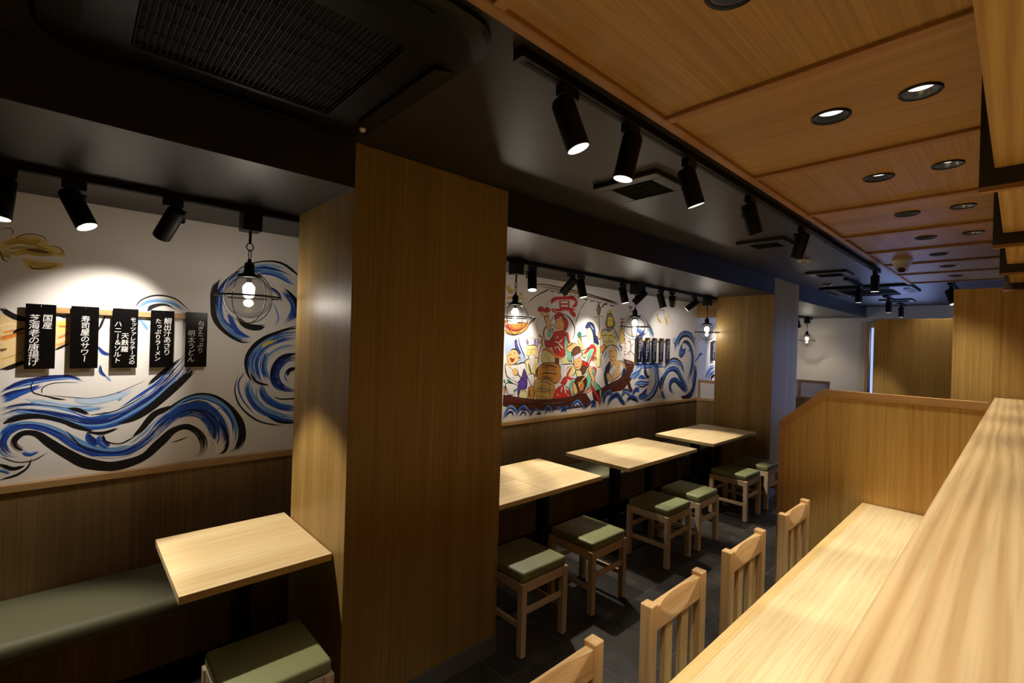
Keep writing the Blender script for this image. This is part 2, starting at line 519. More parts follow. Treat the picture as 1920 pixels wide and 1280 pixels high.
def spot_light(parent, loc, d, power, deg, blend=0.4, radius=0.022, color=LAMP):
    l = bpy.data.lights.new('lamp_light', 'SPOT')
    l.energy, l.color, l.spot_size, l.spot_blend, l.shadow_soft_size = power, color, math.radians(deg), blend, radius
    o = bpy.data.objects.new('lamp_light', l)
    o.location = loc
    o.rotation_euler = Vector(d).to_track_quat('-Z', 'Y').to_euler()
    COL.objects.link(o)
    o.parent = parent
    return o
MURAL_NEAR = """
f I -440,1658 -358,1741 -234,1735 -224,1492 -328,1460 -437,1537
b OI -394,1681,34.7 -309,1707,48.3 -222,1673,44.0
b O -379,1595,23.3 -292,1589,24.3 -221,1612,18.9
b K -457,1629,9.0 -395,1717,19.7 -310,1770,22.9 -224,1763,20.1
b K -446,1537,7.9 -352,1450,20.1 -269,1462,18.5 -219,1491,15.1
b K -457,1629,11.2 -498,1711,16.5 -516,1765,5.4
b K -451,1551,11.2 -494,1496,16.5 -519,1448,5.4
l K -380,1667,4.7 -370,1649,8.2 -379,1631,4.7
f C -387,2020 -321,2074 -261,2062 -240,2054 -239,1998 -299,1974 -377,1985
b BLDB -631,1330,25.6 -549,1242,48.1 -440,1216,56.6 -325,1262,54.0 -220,1279,56.8
b K -590,1233,10.5 -505,1168,24.1 -394,1175,26.7 -299,1222,26.7 -219,1237,31.6
b BDL -552,1433,16.0 -466,1380,27.9 -351,1359,29.6 -227,1374,27.7
l K -577,1454,2.6 -475,1409,4.4 -351,1388,4.7 -227,1397,3.1
b BL -460,1078,16.8 -368,1034,35.2 -281,1042,30.6 -209,1022,15.2
b K -486,1068,11.1 -377,999,21.1 -270,1010,16.0 -210,1053,12.7
f C -241,2058 -210,2089 -163,2111 -108,2107 -79,2076 -35,2061 -26,2036 -77,2019 -134,2024 -177,2026 -240,2028
f C -171,2003 -133,2003 -77,2001 -30,1995 -51,1967 -121,1954 -160,1966
b CG -229,2014,31.3 -145,2050,45.6 -61,2039,27.1
b W -204,2055,6.3 -162,2064,10.3 -115,2061,5.3
b W -230,2037,5.0 -198,2036,7.6 -172,2046,3.9
b W -117,2019,5.3 -66,2024,8.1 -32,2034,4.1
b G -235,2059,25.0 -178,2083,26.9 -135,2081,26.2 -101,2103,13.3
b G -177,2045,25.7 -117,2039,33.0 -52,2048,20.4
b G -240,2016,18.7 -203,2001,12.7
b G -152,1988,13.0 -99,1977,22.6 -40,1994,10.9
b Q -161,2047,10.3 -117,2046,17.2 -67,2042,5.4
l Q -191,2085,2.6 -181,2104,3.8 -146,2120,4.6 -105,2115,4.0 -85,2091,2.7
l Q -79,2076,2.7 -50,2073,4.8 -32,2051,3.4 -61,2037,2.0
l Q -240,2028,5.0 -229,1991,6.3 -210,1980,2.5
l Q -149,1981,2.6 -132,1962,7.9 -88,1968,5.4 -48,1985,2.7
l Q -242,2126,2.5 -211,2135,3.8 -201,2118,3.2 -210,2101,1.9
f I -234,1733 -176,1721 -99,1714 2,1723 12,1642 -11,1605 -68,1572 -150,1528 -229,1495
b OI -233,1665,50.1 -197,1686,44.6 -162,1672,19.4
b O -232,1627,18.8 -185,1648,15.4 -148,1668,5.2
b OIY -48,1700,20.5 5,1703,20.9
b OI -46,1640,16.4 6,1670,16.8
b OI -51,1600,13.6 1,1629,13.9
b Y -47,1668,8.2 5,1694,8.4
b Q -231,1576,16.3 -208,1584,7.6
l Y -230,1529,3.1 -178,1550,3.9 -140,1571,2.6
l K -230,1535,1.9 -183,1556,1.9 -97,1615,2.0
b K -235,1770,18.8 -203,1741,24.1 -165,1723,22.0 -105,1724,17.3
b K -229,1487,15.1 -193,1500,19.2 -172,1513,16.8 -140,1528,18.3
b K -191,1655,8.9 -175,1671,10.3 -148,1680,3.9
b K -51,1580,6.8 -22,1599,9.7 1,1617,4.2
b K -49,1752,8.2 -13,1734,12.5
b BL -43,1748,10.9 -2,1745,15.3
b K 104,1678,7.3 116,1716,10.3 129,1761,7.4
b BD 102,1602,5.8 125,1569,16.2 155,1556,10.4
b BK 114,1507,7.3 119,1469,13.2 141,1443,7.4
b L 141,1445,10.4 160,1421,4.5
b L 195,1368,22.8 191,1317,18.2
b LPW 253,1788,20.2 279,1834,26.7 336,1856,28.9 409,1844,28.1 479,1794,23.8
l K 244,1801,3.9 272,1847,7.0 335,1876,8.8 416,1865,7.5 486,1802,5.1
b K 295,1786,14.2 319,1815,20.7 372,1829,11.4 429,1804,6.7
b LP 264,1754,15.6 296,1707,20.5 304,1685,6.3
b BLD -227,1382,27.6 -175,1416,29.6 -121,1433,26.4 -48,1446,23.2 11,1446,18.2 72,1418,5.8
b LP -147,1350,26.1 -63,1317,40.7 44,1293,35.6 144,1294,22.3
b P 13,1340,35.1 93,1323,32.0 182,1343,30.2 269,1382,15.6
b BLDB -225,1283,56.6 -167,1305,58.2 -96,1288,57.5 -3,1252,62.7 83,1215,65.1 178,1232,75.4 278,1298,86.4 376,1386,86.6 448,1480,75.6 500,1577,51.4
b BD -226,1348,37.7 -180,1375,34.7 -126,1396,19.8 -82,1418,9.4
b WP -194,1315,12.8 -107,1308,17.3 -4,1277,12.5 70,1240,5.8
b LW 94,1264,18.9 184,1266,19.6 284,1328,18.9 375,1413,9.8
b K -224,1236,31.5 -177,1260,27.0 -107,1267,22.6 -26,1240,17.9 46,1196,24.2 134,1164,8.9
b K 71,1171,10.1 134,1161,16.3 199,1183,9.1
b K 172,1198,9.0 252,1224,26.4 335,1285,35.4 421,1375,38.3 487,1446,30.7 518,1492,20.7
b K 304,1394,11.1 353,1443,21.0 403,1494,16.5 462,1549,11.8
l K -225,1312,2.5 -163,1327,3.9 -91,1319,3.3 -4,1299,4.2
b K -4,1298,7.0 38,1284,18.4 82,1256,8.7
l K 82,1256,5.8 171,1267,6.0 250,1309,5.4 319,1362,3.2
b K -86,1365,5.4 -46,1348,8.2 1,1335,4.2
l K -46,1347,2.1 -92,1365,5.4 -120,1380,5.3 -128,1408,4.6 -118,1435,3.3 -88,1455,2.7 -37,1460,2.1
l K -91,1373,3.3 -90,1398,4.0 -65,1417,4.1 -24,1423,3.4 41,1421,2.8
l K -64,1364,2.0 19,1348,2.8 92,1341,2.9 182,1362,3.0 296,1420,2.4
b BDL -158,1083,10.4 -200,1106,31.8 -216,1160,35.4 -192,1211,35.8 -144,1229,34.0 -83,1212,35.0 -19,1169,41.5 48,1107,49.9 137,1060,51.9 229,1058,58.5 304,1106,63.5 359,1171,65.0 417,1234,49.8
b BL -223,1192,18.9 -192,1226,19.2 -155,1238,13.0
b BDB 311,1096,39.8 381,1187,57.3 462,1244,60.9 548,1232,61.2 607,1165,59.0 625,1077,50.4 599,992,12.5
b BDB 366,1188,40.7 446,1259,47.1 531,1283,48.6 621,1241,50.3 670,1149,47.6 678,1061,40.4 653,994,10.9
b BL 394,1231,24.7 475,1308,30.6 562,1316,33.4 663,1262,36.5 721,1169,35.4 729,1084,31.8 716,1025,9.3
b W 438,1278,5.0 530,1302,8.7 604,1276,12.5 673,1198,20.2 701,1117,20.4 707,1028,13.0
b W 584,1101,7.1 626,1048,14.4 628,980,10.8
b W 188,1094,6.1 255,1094,10.9 310,1145,8.0
b W 86,1048,2.9 176,1032,7.5 243,1034,3.1
b BD 71,1171,11.5 88,1132,31.9 123,1094,29.5
b BD 122,1153,14.7 129,1118,36.9 162,1080,22.5
l K 133,1151,10.4 148,1116,7.4 201,1099,6.1 255,1125,9.3
b K 248,1121,9.3 288,1165,23.7 343,1240,29.0 401,1271,13.2 438,1282,5.0
b K 343,1226,8.1 394,1258,13.2 460,1310,8.4 537,1337,10.4 619,1320,12.6 697,1255,18.5 752,1161,32.1 765,1070,39.8 738,999,31.9 674,968,11.0
l K 438,1266,3.4 530,1299,5.2 595,1279,4.5
l K 462,1211,3.4 532,1246,6.1 605,1213,5.4 657,1141,7.3
b K 644,1181,7.3 677,1110,12.9 690,1040,14.8 674,993,14.7 636,979,5.4
l K 581,1215,3.5 646,1249,3.6
b K -125,1127,9.2 -153,1115,23.4 -176,1142,20.6 -172,1172,23.2 -146,1192,22.2 -108,1185,23.9 -65,1142,33.9 1,1075,40.5 75,1018,47.6 151,990,44.7 230,991,43.2 306,1021,36.6 368,1084,44.0 426,1144,35.0 491,1160,34.2 547,1116,40.2 575,1049,44.2 558,997,31.6 507,988,6.9
l K -2,1189,2.8 29,1137,5.7 73,1085,5.8 150,1052,3.7
l K 420,1078,3.3 458,1087,6.8 496,1101,2.6
b BL -153,1106,13.0 -125,1090,17.2 -92,1102,6.7
l K -221,1093,3.8 -168,1060,3.9 -113,1060,4.6 -66,1090,2.7
b K -220,1058,13.9 -178,1031,16.7 -132,1042,6.6
b BL -220,1032,15.1 -188,1011,9.0
l K -219,986,6.3 -167,1000,10.4 -132,1029,7.9 -119,1070,3.3
b BLD 655,1727,32.7 625,1822,35.9 633,1929,36.0 703,2019,37.0 808,2075,34.6 921,2082,34.0 1041,2042,27.1
b BL 818,2062,21.2 921,2062,32.0 1047,2000,14.6
b LP 694,2013,12.9 781,2083,19.0 891,2113,15.8 1009,2091,10.3
b BLB 610,1850,30.4 642,1746,45.2 721,1676,50.3 810,1659,19.2
b B 674,1796,27.5 720,1701,27.9 792,1663,11.5
b K 635,2006,7.2 603,1945,30.3 594,1858,26.6 608,1764,26.8 660,1691,20.0 748,1637,15.1 829,1642,5.8
l K 685,2027,3.7 763,2095,7.6 872,2133,8.8 968,2128,14.2 1071,2062,18.9
b K 713,1789,14.9 763,1737,32.2 836,1723,33.0 878,1742,11.8
b BDB 963,1960,24.3 1030,1908,47.7 1042,1830,47.9 970,1726,20.3
b K 972,1982,6.1 1034,1925,18.7 1062,1841,16.8 1038,1776,6.2
b BD 895,1974,19.8 944,1938,16.1 965,1887,6.1
b L 917,1884,6.0 948,1792,10.1 930,1739,5.0
b BLDB 1082,1687,52.9 962,1668,56.8 867,1614,58.9 814,1533,63.6 821,1442,58.0 865,1369,39.3
b Y 858,1604,9.8 886,1630,17.8 962,1652,8.1
b LW 1084,1617,27.5 973,1600,30.6 888,1532,29.7 881,1450,19.7
b BDL 799,1423,38.3 796,1338,46.0 840,1254,50.6 917,1197,52.0 996,1159,51.4 1098,1134,46.8
b BL 854,1396,25.4 885,1303,39.6 964,1241,40.7 1085,1210,36.0
b LW 836,1376,13.6 857,1284,19.6 945,1205,14.1
b BDB 1086,1554,46.6 995,1538,57.5 943,1476,56.5 940,1403,54.4 990,1344,51.3 1092,1317,42.5
b BL 887,1580,29.7 871,1487,39.3 902,1394,29.8
b WL 1088,1484,21.2 1007,1464,20.6 993,1412,18.5 1029,1379,10.4
b K 1080,1738,31.7 970,1708,16.3 875,1665,19.7 805,1601,21.1 773,1523,15.2 789,1432,13.4 837,1370,17.5
b K 798,1448,11.5 841,1391,13.6 921,1368,8.0
b K 1085,1570,14.8 985,1549,14.3 937,1502,16.1 920,1425,10.0 956,1345,6.1
b K 1013,1422,8.3 1022,1462,24.9 1088,1474,14.8
l K 736,1440,3.7 719,1352,6.5 749,1256,8.5 824,1175,9.7 899,1135,8.0 997,1112,5.1
l K 933,1300,5.0 982,1281,8.2 1094,1280,10.6
b K 903,1178,6.0 976,1138,14.3 1098,1118,10.6
l B 771,1459,4.7 737,1390,8.4 757,1300,7.6 823,1205,4.8
"""
MURAL_MIDDLE = """
f 9 2846,1741 2959,1738 3043,1662 3132,1524 3050,1491 2930,1589 2861,1569
b G 2861,2196,34.1 2907,2142,51.7 2960,2157,29.1
b G 3023,2133,35.4 3072,2122,23.9
b G 2863,2074,22.7 3004,2091,20.0 3124,2080,10.9
f S 2851,1869 3013,1862 3083,1868 3154,1869 3247,1918 3169,1854 3135,1802 3052,1763 2950,1743 2855,1767
b RO 2851,1869,34.0 2913,1823,51.8 3016,1797,35.4 3098,1831,24.1
b W 2852,1840,11.3 2918,1857,23.1 3014,1852,11.8
l K 2855,1767,6.8 2950,1743,8.1 3052,1761,7.1 3135,1802,4.9
l K 3113,2216,6.3 3333,2247,8.3 3582,2243,10.5 3921,2225,11.3 4269,2195,14.1 4600,2162,19.4
l G 3255,2230,8.1 3583,2229,12.3 3922,2209,15.1 4270,2178,16.1 4601,2146,21.5
l K 3275,2224,4.9 3584,2215,7.0 4018,2196,7.7 4429,2168,10.4 4602,2140,8.6
l K 3432,2212,13.6 3337,2171,11.6 3221,2113,8.1 3133,2049,6.3
l K 3022,1747,9.3 3043,1669,10.1 3083,1597,10.2 3132,1524,7.9
l G 2968,1739,4.6 3015,1701,6.2
l K 4044,2168,5.8 3929,2054,5.7 3864,1946,7.4 3841,1849,5.6
l K 4387,2154,9.5 4318,2118,15.6 4282,2085,13.9
l 8 4045,2162,3.7 3939,2073,4.3 3873,1950,4.3 3840,1852,4.2
l 8 3288,1928,3.3 3261,1831,4.9 3287,1771,3.3
l 8 3436,2117,5.1 3383,2044,6.7
b R 3565,2139,26.7 3485,2105,39.3 3455,2065,13.0
b R 3650,2175,28.4 3650,2132,32.0
b R 3468,2067,17.1 3507,2112,44.8 3652,2138,35.6 3797,2145,47.7 3880,2110,22.4
b R 3844,2134,48.1 3834,2084,40.7 3767,2060,10.9
l R 3588,2113,22.8 3596,2039,22.8
l R 3723,2127,23.5 3732,2046,23.5
l R 3580,2112,17.5 3737,2125,18.1
l R 3590,2076,15.8 3730,2087,16.3
l R 3587,2039,17.5 3740,2050,18.1
b R 3453,2018,20.4 3540,2004,41.7 3701,2035,32.4 3906,2035,26.3
b R 3603,2023,24.6 3577,1984,28.0 3682,1968,17.9
b R 3735,2023,39.8 3816,1984,44.2 3845,1960,11.1
l W 3484,2079,5.1 3535,2106,6.9 3653,2124,7.1 3786,2129,7.3 3845,2107,5.6
l W 3487,2012,5.1 3572,1998,7.0 3701,2024,7.2
l K 3458,1881,6.5 3485,1928,7.9 3543,1977,6.6
l K 3654,1988,9.5 3759,1932,16.7 3823,1862,16.9 3831,1784,9.9 3795,1713,4.2
f R 3514,1919 3532,1958 3580,1987 3638,1980 3666,1944 3707,1929 3728,1886 3703,1830 3663,1800 3651,1882 3598,1940 3542,1910
l K 3514,1916,3.3 3532,1958,4.0 3584,1988,4.7 3642,1980,4.1 3707,1930,3.4
f F 3542,1915 3598,1943 3649,1915 3662,1855 3638,1799 3581,1784 3542,1818 3528,1871
f C 3574,1928 3606,1957 3628,1931
l K 3547,1902,2.7 3571,1898,4.7 3588,1888,2.0
l K 3612,1902,2.7 3637,1906,4.7 3650,1896,2.0
l N 3589,1879,3.4 3577,1852,4.0 3606,1846,3.4
l K 3558,1837,4.7 3587,1829,4.0 3631,1843,5.4
l K 3579,1811,6.7 3585,1795,4.7
f R 3512,1790 3667,1810 3676,1724 3680,1637 3705,1572 3636,1536 3560,1551 3504,1621 3480,1698 3487,1761
b RN 3529,1762,34.7 3534,1664,43.4 3613,1565,35.3
b W 3532,1699,13.9 3596,1690,10.6 3659,1738,19.6
b W 3530,1625,17.4 3577,1647,10.5 3628,1590,17.7
b W 3575,1686,8.8 3659,1633,16.1
b W 3567,1749,21.0 3573,1735,17.5
l K 3487,1761,5.2 3480,1691,6.0 3504,1621,6.0 3560,1551,6.1 3647,1535,5.3 3706,1569,4.5
f U 3343,1564 3391,1609 3464,1596 3544,1543 3542,1487 3448,1479 3366,1488 3335,1523
f U 3625,1526 3723,1543 3793,1507 3794,1470 3639,1472
p N 3537,1536 3606,1529 3602,1461 3542,1471
b RO 3342,1585,20.0 3381,1621,23.5 3463,1612,27.4 3538,1561,26.1 3614,1538,21.2 3700,1561,10.8
l K 3342,1592,4.2 3390,1630,5.0 3473,1624,4.3
l K 3366,1488,4.2 3335,1530,5.0 3343,1571,4.2
l K 3446,1537,2.6 3468,1502,3.4 3425,1544,2.5
f F 3359,1947 3413,1956 3443,1899 3473,1855 3459,1804 3428,1797 3401,1870 3368,1922
f F 3298,1959 3350,1973 3420,1970 3414,1944 3360,1941
l C 3267,1971,7.5 3343,1961,8.9 3444,1973,5.2
f R 3270,1999 3295,2023 3341,2026 3362,2015 3402,2029 3442,2011 3439,1988 3396,1982 3357,1989 3320,1981 3282,1983
l N 3296,2001,5.0 3334,2009,6.3 3342,1999,3.8
l N 3384,2002,5.1 3411,2014,6.5
l K 3364,1937,3.2 3393,1875,4.5 3424,1800,3.2
l K 3413,1956,2.6 3447,1894,3.9 3472,1858,2.6
f W 3365,1811 3402,1841 3420,1797 3451,1801 3474,1863 3523,1844 3493,1751 3432,1706 3385,1711 3360,1763
f T 3414,1765 3459,1798 3494,1827 3492,1778 3431,1727
l R 3395,1836,6.4 3368,1785,9.0 3384,1727,9.0 3432,1704,5.2
l R 3474,1862,5.2 3523,1841,7.9 3508,1779,7.9 3463,1721,5.2
l K 3383,1833,2.6 3357,1779,3.8 3377,1716,3.2
f R 3377,1709 3439,1697 3492,1716 3494,1649 3441,1640 3389,1658
f T 3675,1752 3725,1758 3773,1682 3794,1521 3750,1500 3705,1580
f R 3685,1778 3729,1783 3768,1675 3746,1671
f F 3718,1667 3784,1693 3823,1646 3790,1600 3731,1631
l K 3690,1666,3.6 3724,1536,4.5 3776,1498,4.6 3821,1512,3.7
b W 3704,1601,14.4 3730,1529,10.9
f 7 3125,1690 3152,1721 3228,1726 3294,1707 3282,1656 3212,1650 3145,1660
b V 3143,1707,12.7 3159,1664,12.8
b V 3246,1716,13.0 3250,1659,14.7
b V 3278,1700,9.8 3275,1666,8.2
l G 3124,1687,4.0 3152,1722,4.8 3228,1727,4.9 3297,1707,4.1
l G 3145,1659,4.0 3212,1649,4.0 3285,1656,3.3
f C 3141,1647 3260,1656 3283,1619 3270,1550 3207,1536 3150,1557 3134,1604
l Q 3203,1631,4.8 3200,1591,6.4 3187,1571,4.0
l K 3152,1611,3.2 3190,1616,4.8
l K 3218,1619,4.9 3262,1617,3.3
l W 3147,1627,6.4 3194,1631,8.0
l W 3218,1635,8.1 3261,1632,6.5
f 6 3173,1557 3240,1561 3262,1510 3235,1456 3208,1406 3184,1470 3165,1517
l 8 3198,1537,2.4 3202,1429,2.4
l 8 3222,1544,2.4 3219,1456,2.4
f U 3110,1491 3174,1530 3186,1470 3205,1402 3215,1358 3158,1363 3117,1431
f U 3256,1530 3300,1530 3288,1469 3271,1401 3254,1354 3218,1395 3240,1456
b GN 3162,1497,16.0 3183,1430,19.3 3214,1375,11.3
b GY 3267,1510,16.4 3265,1442,19.6 3253,1374,11.4
f W 3156,1363 3233,1385 3257,1333 3238,1260 3189,1305
l K 3158,1363,3.2 3189,1305,4.0 3238,1260,3.3
l S 3326,1771,9.9 3298,1748,13.2 3340,1741,11.6 3355,1716,13.3 3328,1688,14.9 3354,1667,16.7 3321,1619,14.1 3306,1550,14.0 3314,1465,11.6
l K 3286,1748,3.3 3336,1732,3.3 3345,1709,4.2 3318,1684,3.3 3339,1660,3.3 3313,1619,3.3 3298,1550,3.3 3304,1465,3.3
f F 2888,1544 2921,1595 2982,1614 3030,1590 3041,1537 3014,1492 2952,1471 2903,1493
l K 2925,1599,4.5 2964,1617,10.7 3009,1610,17.0 3047,1582,12.4
f V 2981,1684 3006,1702 3018,1655 3046,1600 3063,1583 3047,1569 3019,1596 2990,1635
l K 2981,1677,3.8 2995,1629,4.6 3038,1570,3.9
f R 2928,1532 2968,1526 2987,1536 2970,1508 2942,1504
l K 2914,1554,3.0 2935,1570,4.5 2953,1567,3.0
l K 2966,1578,3.1 2988,1583,4.6 3006,1573,3.1
l K 2936,1544,3.0 2927,1557,3.8
f F 3029,1534 3056,1536 3050,1506
l K 2888,1538,3.0 2906,1491,3.8 2954,1470,4.6 3014,1488,3.9 3040,1524,3.1
f W 2869,1474 2935,1470 3006,1477 3115,1491 3150,1437 3101,1375 3040,1313 2976,1329 2904,1364 2876,1422
l K 2989,1459,3.1 3051,1478,3.1 3115,1487,4.0 3136,1444,4.8 3109,1418,4.7
l Q 3024,1465,2.3 3035,1432,2.3
l Q 3061,1468,2.3 3067,1435,2.3
l K 2884,1435,3.7 2895,1377,4.5 2967,1333,4.6 3031,1313,3.9
l K 2957,1359,3.0 2993,1345,3.1
f V 3108,1431 3150,1377 3154,1263 3116,1237 3075,1240 3047,1179 3034,1236 3040,1301 3092,1365
l K 3113,1428,4.0 3153,1363,4.8 3154,1263,4.0
f F 2959,1421 3007,1441 3038,1400 3010,1373 2969,1387
l C 2873,1499,14.9 2963,1437,13.7
l N 3027,1390,12.4 3115,1317,12.7
l K 2873,1490,3.0 2963,1428,3.1
l K 3027,1393,4.6 3117,1325,4.0
b E 2896,1345,19.5 2941,1313,25.8 2996,1283,23.1 3024,1303,13.9
b E 2862,1340,22.4 2876,1307,15.0
f W 2881,1304 2977,1300 3032,1269 2981,1196 2897,1217
f O 2860,1276 2882,1269 2882,1218 2862,1219
b E 2981,1219,10.7 3006,1240,17.0 3043,1242,10.9
f U 3079,1232 3144,1236 3166,1156 3059,1169 3062,1208
l K 3089,1220,4.7 3126,1231,6.3 3155,1210,4.0
l K 2908,1274,3.0 2928,1215,3.8 2981,1196,3.1
f S 3328,1461 3407,1485 3531,1483 3618,1450 3640,1364 3616,1307 3551,1280 3353,1323 3278,1346 3271,1401 3299,1448
b SN 3348,1440,33.4 3470,1453,34.3 3598,1422,26.4
b SNG 3351,1385,33.4 3473,1389,34.3 3611,1365,26.5
b SN 3352,1351,25.0 3454,1334,25.6 3549,1310,17.4
b N 3299,1441,19.8 3286,1387,19.7 3303,1346,13.2
f X 3248,1259 3265,1320 3333,1331 3434,1328 3540,1282 3557,1196 3526,1126 3253,1142
b XNX 3276,1292,32.8 3395,1301,33.7 3520,1254,26.0
b XN 3278,1237,32.9 3398,1225,33.7 3533,1204,26.1
b XNG 3280,1183,32.9 3400,1169,33.8 3525,1155,26.0
f S 3172,1242 3209,1268 3248,1252 3255,1150 3167,1148
b N 3187,1235,16.1 3195,1161,19.3
l K 3329,1468,5.0 3407,1487,5.9 3531,1486,6.1 3620,1452,5.3 3641,1364,5.3 3614,1304,4.4
l K 3428,1467,4.2 3434,1383,5.1 3457,1313,4.3
l K 3532,1466,4.3 3567,1352,5.3
l K 3410,1405,3.4 3555,1419,4.4
l K 3248,1259,4.9 3265,1320,5.7 3333,1332,5.8 3434,1328,5.1 3551,1278,5.2
l K 3364,1316,4.2 3366,1144,5.0
l K 3458,1299,4.3 3489,1133,5.2
l K 3260,1218,3.3 3419,1207,4.2 3543,1218,3.5
f W 3628,1461 3823,1470 3797,1404 3742,1376 3744,1332 3656,1320 3634,1393
l K 3623,1465,5.3 3705,1467,6.3 3823,1473,4.6
l 8 3672,1450,4.5 3681,1377,4.5
l 8 3739,1449,4.5 3719,1391,5.4
f R 3554,1203 3606,1244 3681,1253 3760,1222 3811,1154 3799,1125 3558,1124 3533,1155
f R 3638,1289 3668,1313 3691,1337 3727,1341 3737,1303 3703,1261 3665,1254
b W 3660,1241,17.9 3646,1184,12.5
b W 3693,1240,12.6 3724,1173,14.5
b W 3681,1255,14.4 3761,1200,11.0
l W 3576,1181,4.4 3599,1158,5.3 3620,1171,3.5
l W 3741,1165,4.5 3770,1141,4.6
l N 3560,1189,7.0 3548,1147,7.0
l K 3592,1308,3.5 3659,1263,5.4
f U 4158,1701 4255,1655 4275,1553 4296,1449 4242,1432 4192,1487 4211,1589
b YU 4232,1641,28.3 4261,1538,32.3 4272,1450,19.0
f U 3736,1429 3831,1455 3868,1399 3835,1355 3761,1345
f U 3975,1659 4022,1631 4047,1581 4015,1531 3969,1560
f W 3943,1750 4067,1764 4146,1697 4078,1649 4000,1620 3963,1680
f U 4032,1843 4078,1871 4137,1820 4156,1730 4076,1719 4034,1767
f 2 4002,1857 4049,1914 4125,1910 4175,1867 4199,1772 4212,1707 4164,1706 4138,1800 4083,1865 4032,1843
p 2 4152,1770 4220,1772 4256,1685 4224,1681 4180,1727
l K 4004,1859,5.9 4048,1913,6.6 4123,1908,6.0 4173,1866,6.1
l K 4032,1843,2.9 4097,1857,4.5 4138,1800,6.0 4162,1709,6.0
l 9 4096,1886,7.5 4155,1842,9.1
l G 4054,1780,3.0 4082,1786,3.0
l G 4101,1787,3.0 4129,1782,3.0
l G 4062,1746,2.7 4097,1736,2.8
f E 3879,1777 3911,1805 3945,1788 3941,1753 3905,1742
l Y 3862,1808,4.3 3871,1799,4.3
l Y 3960,1817,4.4 3969,1826,4.4
f F 3890,1739 3938,1742 3942,1705 3893,1704
f F 3885,1745 3927,1742 3975,1666 4002,1622 3944,1612 3906,1672
f F 3706,1634 3799,1677 3863,1692 3887,1643 3824,1601 3749,1600
l K 3885,1734,3.5 3908,1665,4.4 3944,1612,3.6
f N 3793,1573 3812,1629 3876,1654 3934,1637 3936,1588 3869,1559 3815,1551
l K 3804,1573,5.2 3823,1622,6.1 3881,1650,5.3
l Q 3857,1580,4.4 3899,1622,5.3
f N 3942,1531 3972,1482 4021,1460 4056,1431 4034,1374 3984,1353 3952,1397 3960,1468
l Q 3991,1439,5.4 4023,1424,6.3 4005,1389,4.5
f F 3829,1497 3860,1532 3936,1535 3974,1496 3955,1433 3910,1395 3859,1420
f 7 3814,1546 3885,1570 3956,1595 3960,1558 3855,1516 3822,1521
l K 3845,1486,4.4 3872,1493,5.3
l K 3896,1500,5.3 3929,1496,4.4
l Q 3878,1486,3.5 3874,1455,4.4
l R 3875,1435,12.3 3906,1439,7.1
l K 3829,1497,3.5 3848,1434,5.2 3904,1395,5.3
f U 3866,1399 3943,1405 3967,1362 3913,1335 3879,1350
f R 3966,1503 4051,1488 4099,1466 4054,1431 4019,1460 3979,1453
b R 3825,1455,15.7 3761,1395,25.7 3742,1344,25.6 3794,1318,25.9 3885,1335,17.6
l K 3811,1456,3.5 3740,1388,4.3 3728,1341,4.3 3795,1305,4.3
f T 4091,1624 4166,1640 4169,1582 4085,1517 4050,1467 4058,1545
f T 4052,1367 4104,1409 4142,1336 4113,1221 4051,1201
f T 4145,1422 4213,1407 4205,1334 4162,1360
f T 4177,1291 4251,1245 4318,1183 4328,1045 4257,1127 4194,1203
f T 3777,1222 3790,1284 3850,1324 3862,1293 3821,1248 3813,1193 3851,1132 3802,1152
b ET 4103,1610,12.9 4072,1531,12.8
b ET 4092,1366,12.9 4074,1266,12.8
b ET 4215,1261,13.2 4293,1147,13.4
l K 3785,1277,4.3 3775,1215,5.2 3807,1145,5.2 3851,1128,3.5
l K 4251,1245,3.8 4318,1183,4.8
b R 3969,1560,14.3 4046,1603,27.3 4124,1661,33.3 4187,1633,33.7 4164,1567,33.5 4100,1495,27.6 4077,1445,16.5
l K 3962,1574,3.6 4045,1617,4.5 4123,1679,5.5 4202,1647,5.6 4199,1575,4.7 4132,1502,3.7
b R 4147,1435,16.7 4210,1407,30.1 4201,1334,20.7
f 5 4032,1171 4111,1211 4162,1176 4022,1147
f M 3865,1309 3946,1341 4027,1339 4064,1281 4044,1210 3999,1154 3922,1135 3855,1156 3846,1233
f S 3899,1280 4005,1276 4003,1198 3931,1186
b MN 3887,1175,35.3 3976,1164,26.9 4030,1225,18.2
l C 3917,1237,14.2 3992,1303,14.4 4094,1380,12.9
l K 3908,1241,3.5 3981,1306,3.6 4084,1384,3.7
l K 3942,1229,2.7 4015,1297,2.7
f F 3823,1282 3870,1263 3911,1181 3868,1154 3832,1202
f F 4072,1427 4129,1444 4156,1372 4206,1305 4179,1258 4139,1307 4091,1380
b SN 4144,1495,27.8 4190,1531,37.5 4221,1502,28.3
l K 4141,1307,3.7 4179,1258,4.7 4206,1305,3.8
f 4 4195,2062 4229,2124 4269,2067 4245,2000 4216,2016
l K 4231,2121,7.7 4259,2066,13.9 4240,2003,10.7
l N 4240,2000,10.7 4250,1881,10.8 4274,1712,12.4
l N 4279,1774,9.5 4290,1553,9.6 4294,1420,9.6
l G 4144,1973,12.0 4235,1986,13.8 4324,1994,12.5
f 4 4384,2008 4434,2042 4489,2014 4524,1955 4538,1894 4485,1859 4412,1861 4364,1910
f Y 4381,2037 4432,2071 4463,2050 4424,2028
f Y 4396,1985 4488,1996 4515,1930 4483,1885 4411,1887 4396,1936
l K 4407,1961,4.8 4439,1950,6.4
l K 4454,1948,6.4 4490,1965,4.8
l K 4430,1913,4.0 4472,1912,4.8
f 8 4396,1881 4494,1885 4529,1862 4465,1834 4401,1844
b 7K 4366,1959,11.0 4359,1910,15.7 4381,1862,11.0
b 7K 4521,1967,11.3 4545,1919,16.3 4526,1868,11.4
f U 4288,1811 4361,1856 4434,1828 4527,1862 4596,1803 4614,1716 4293,1709
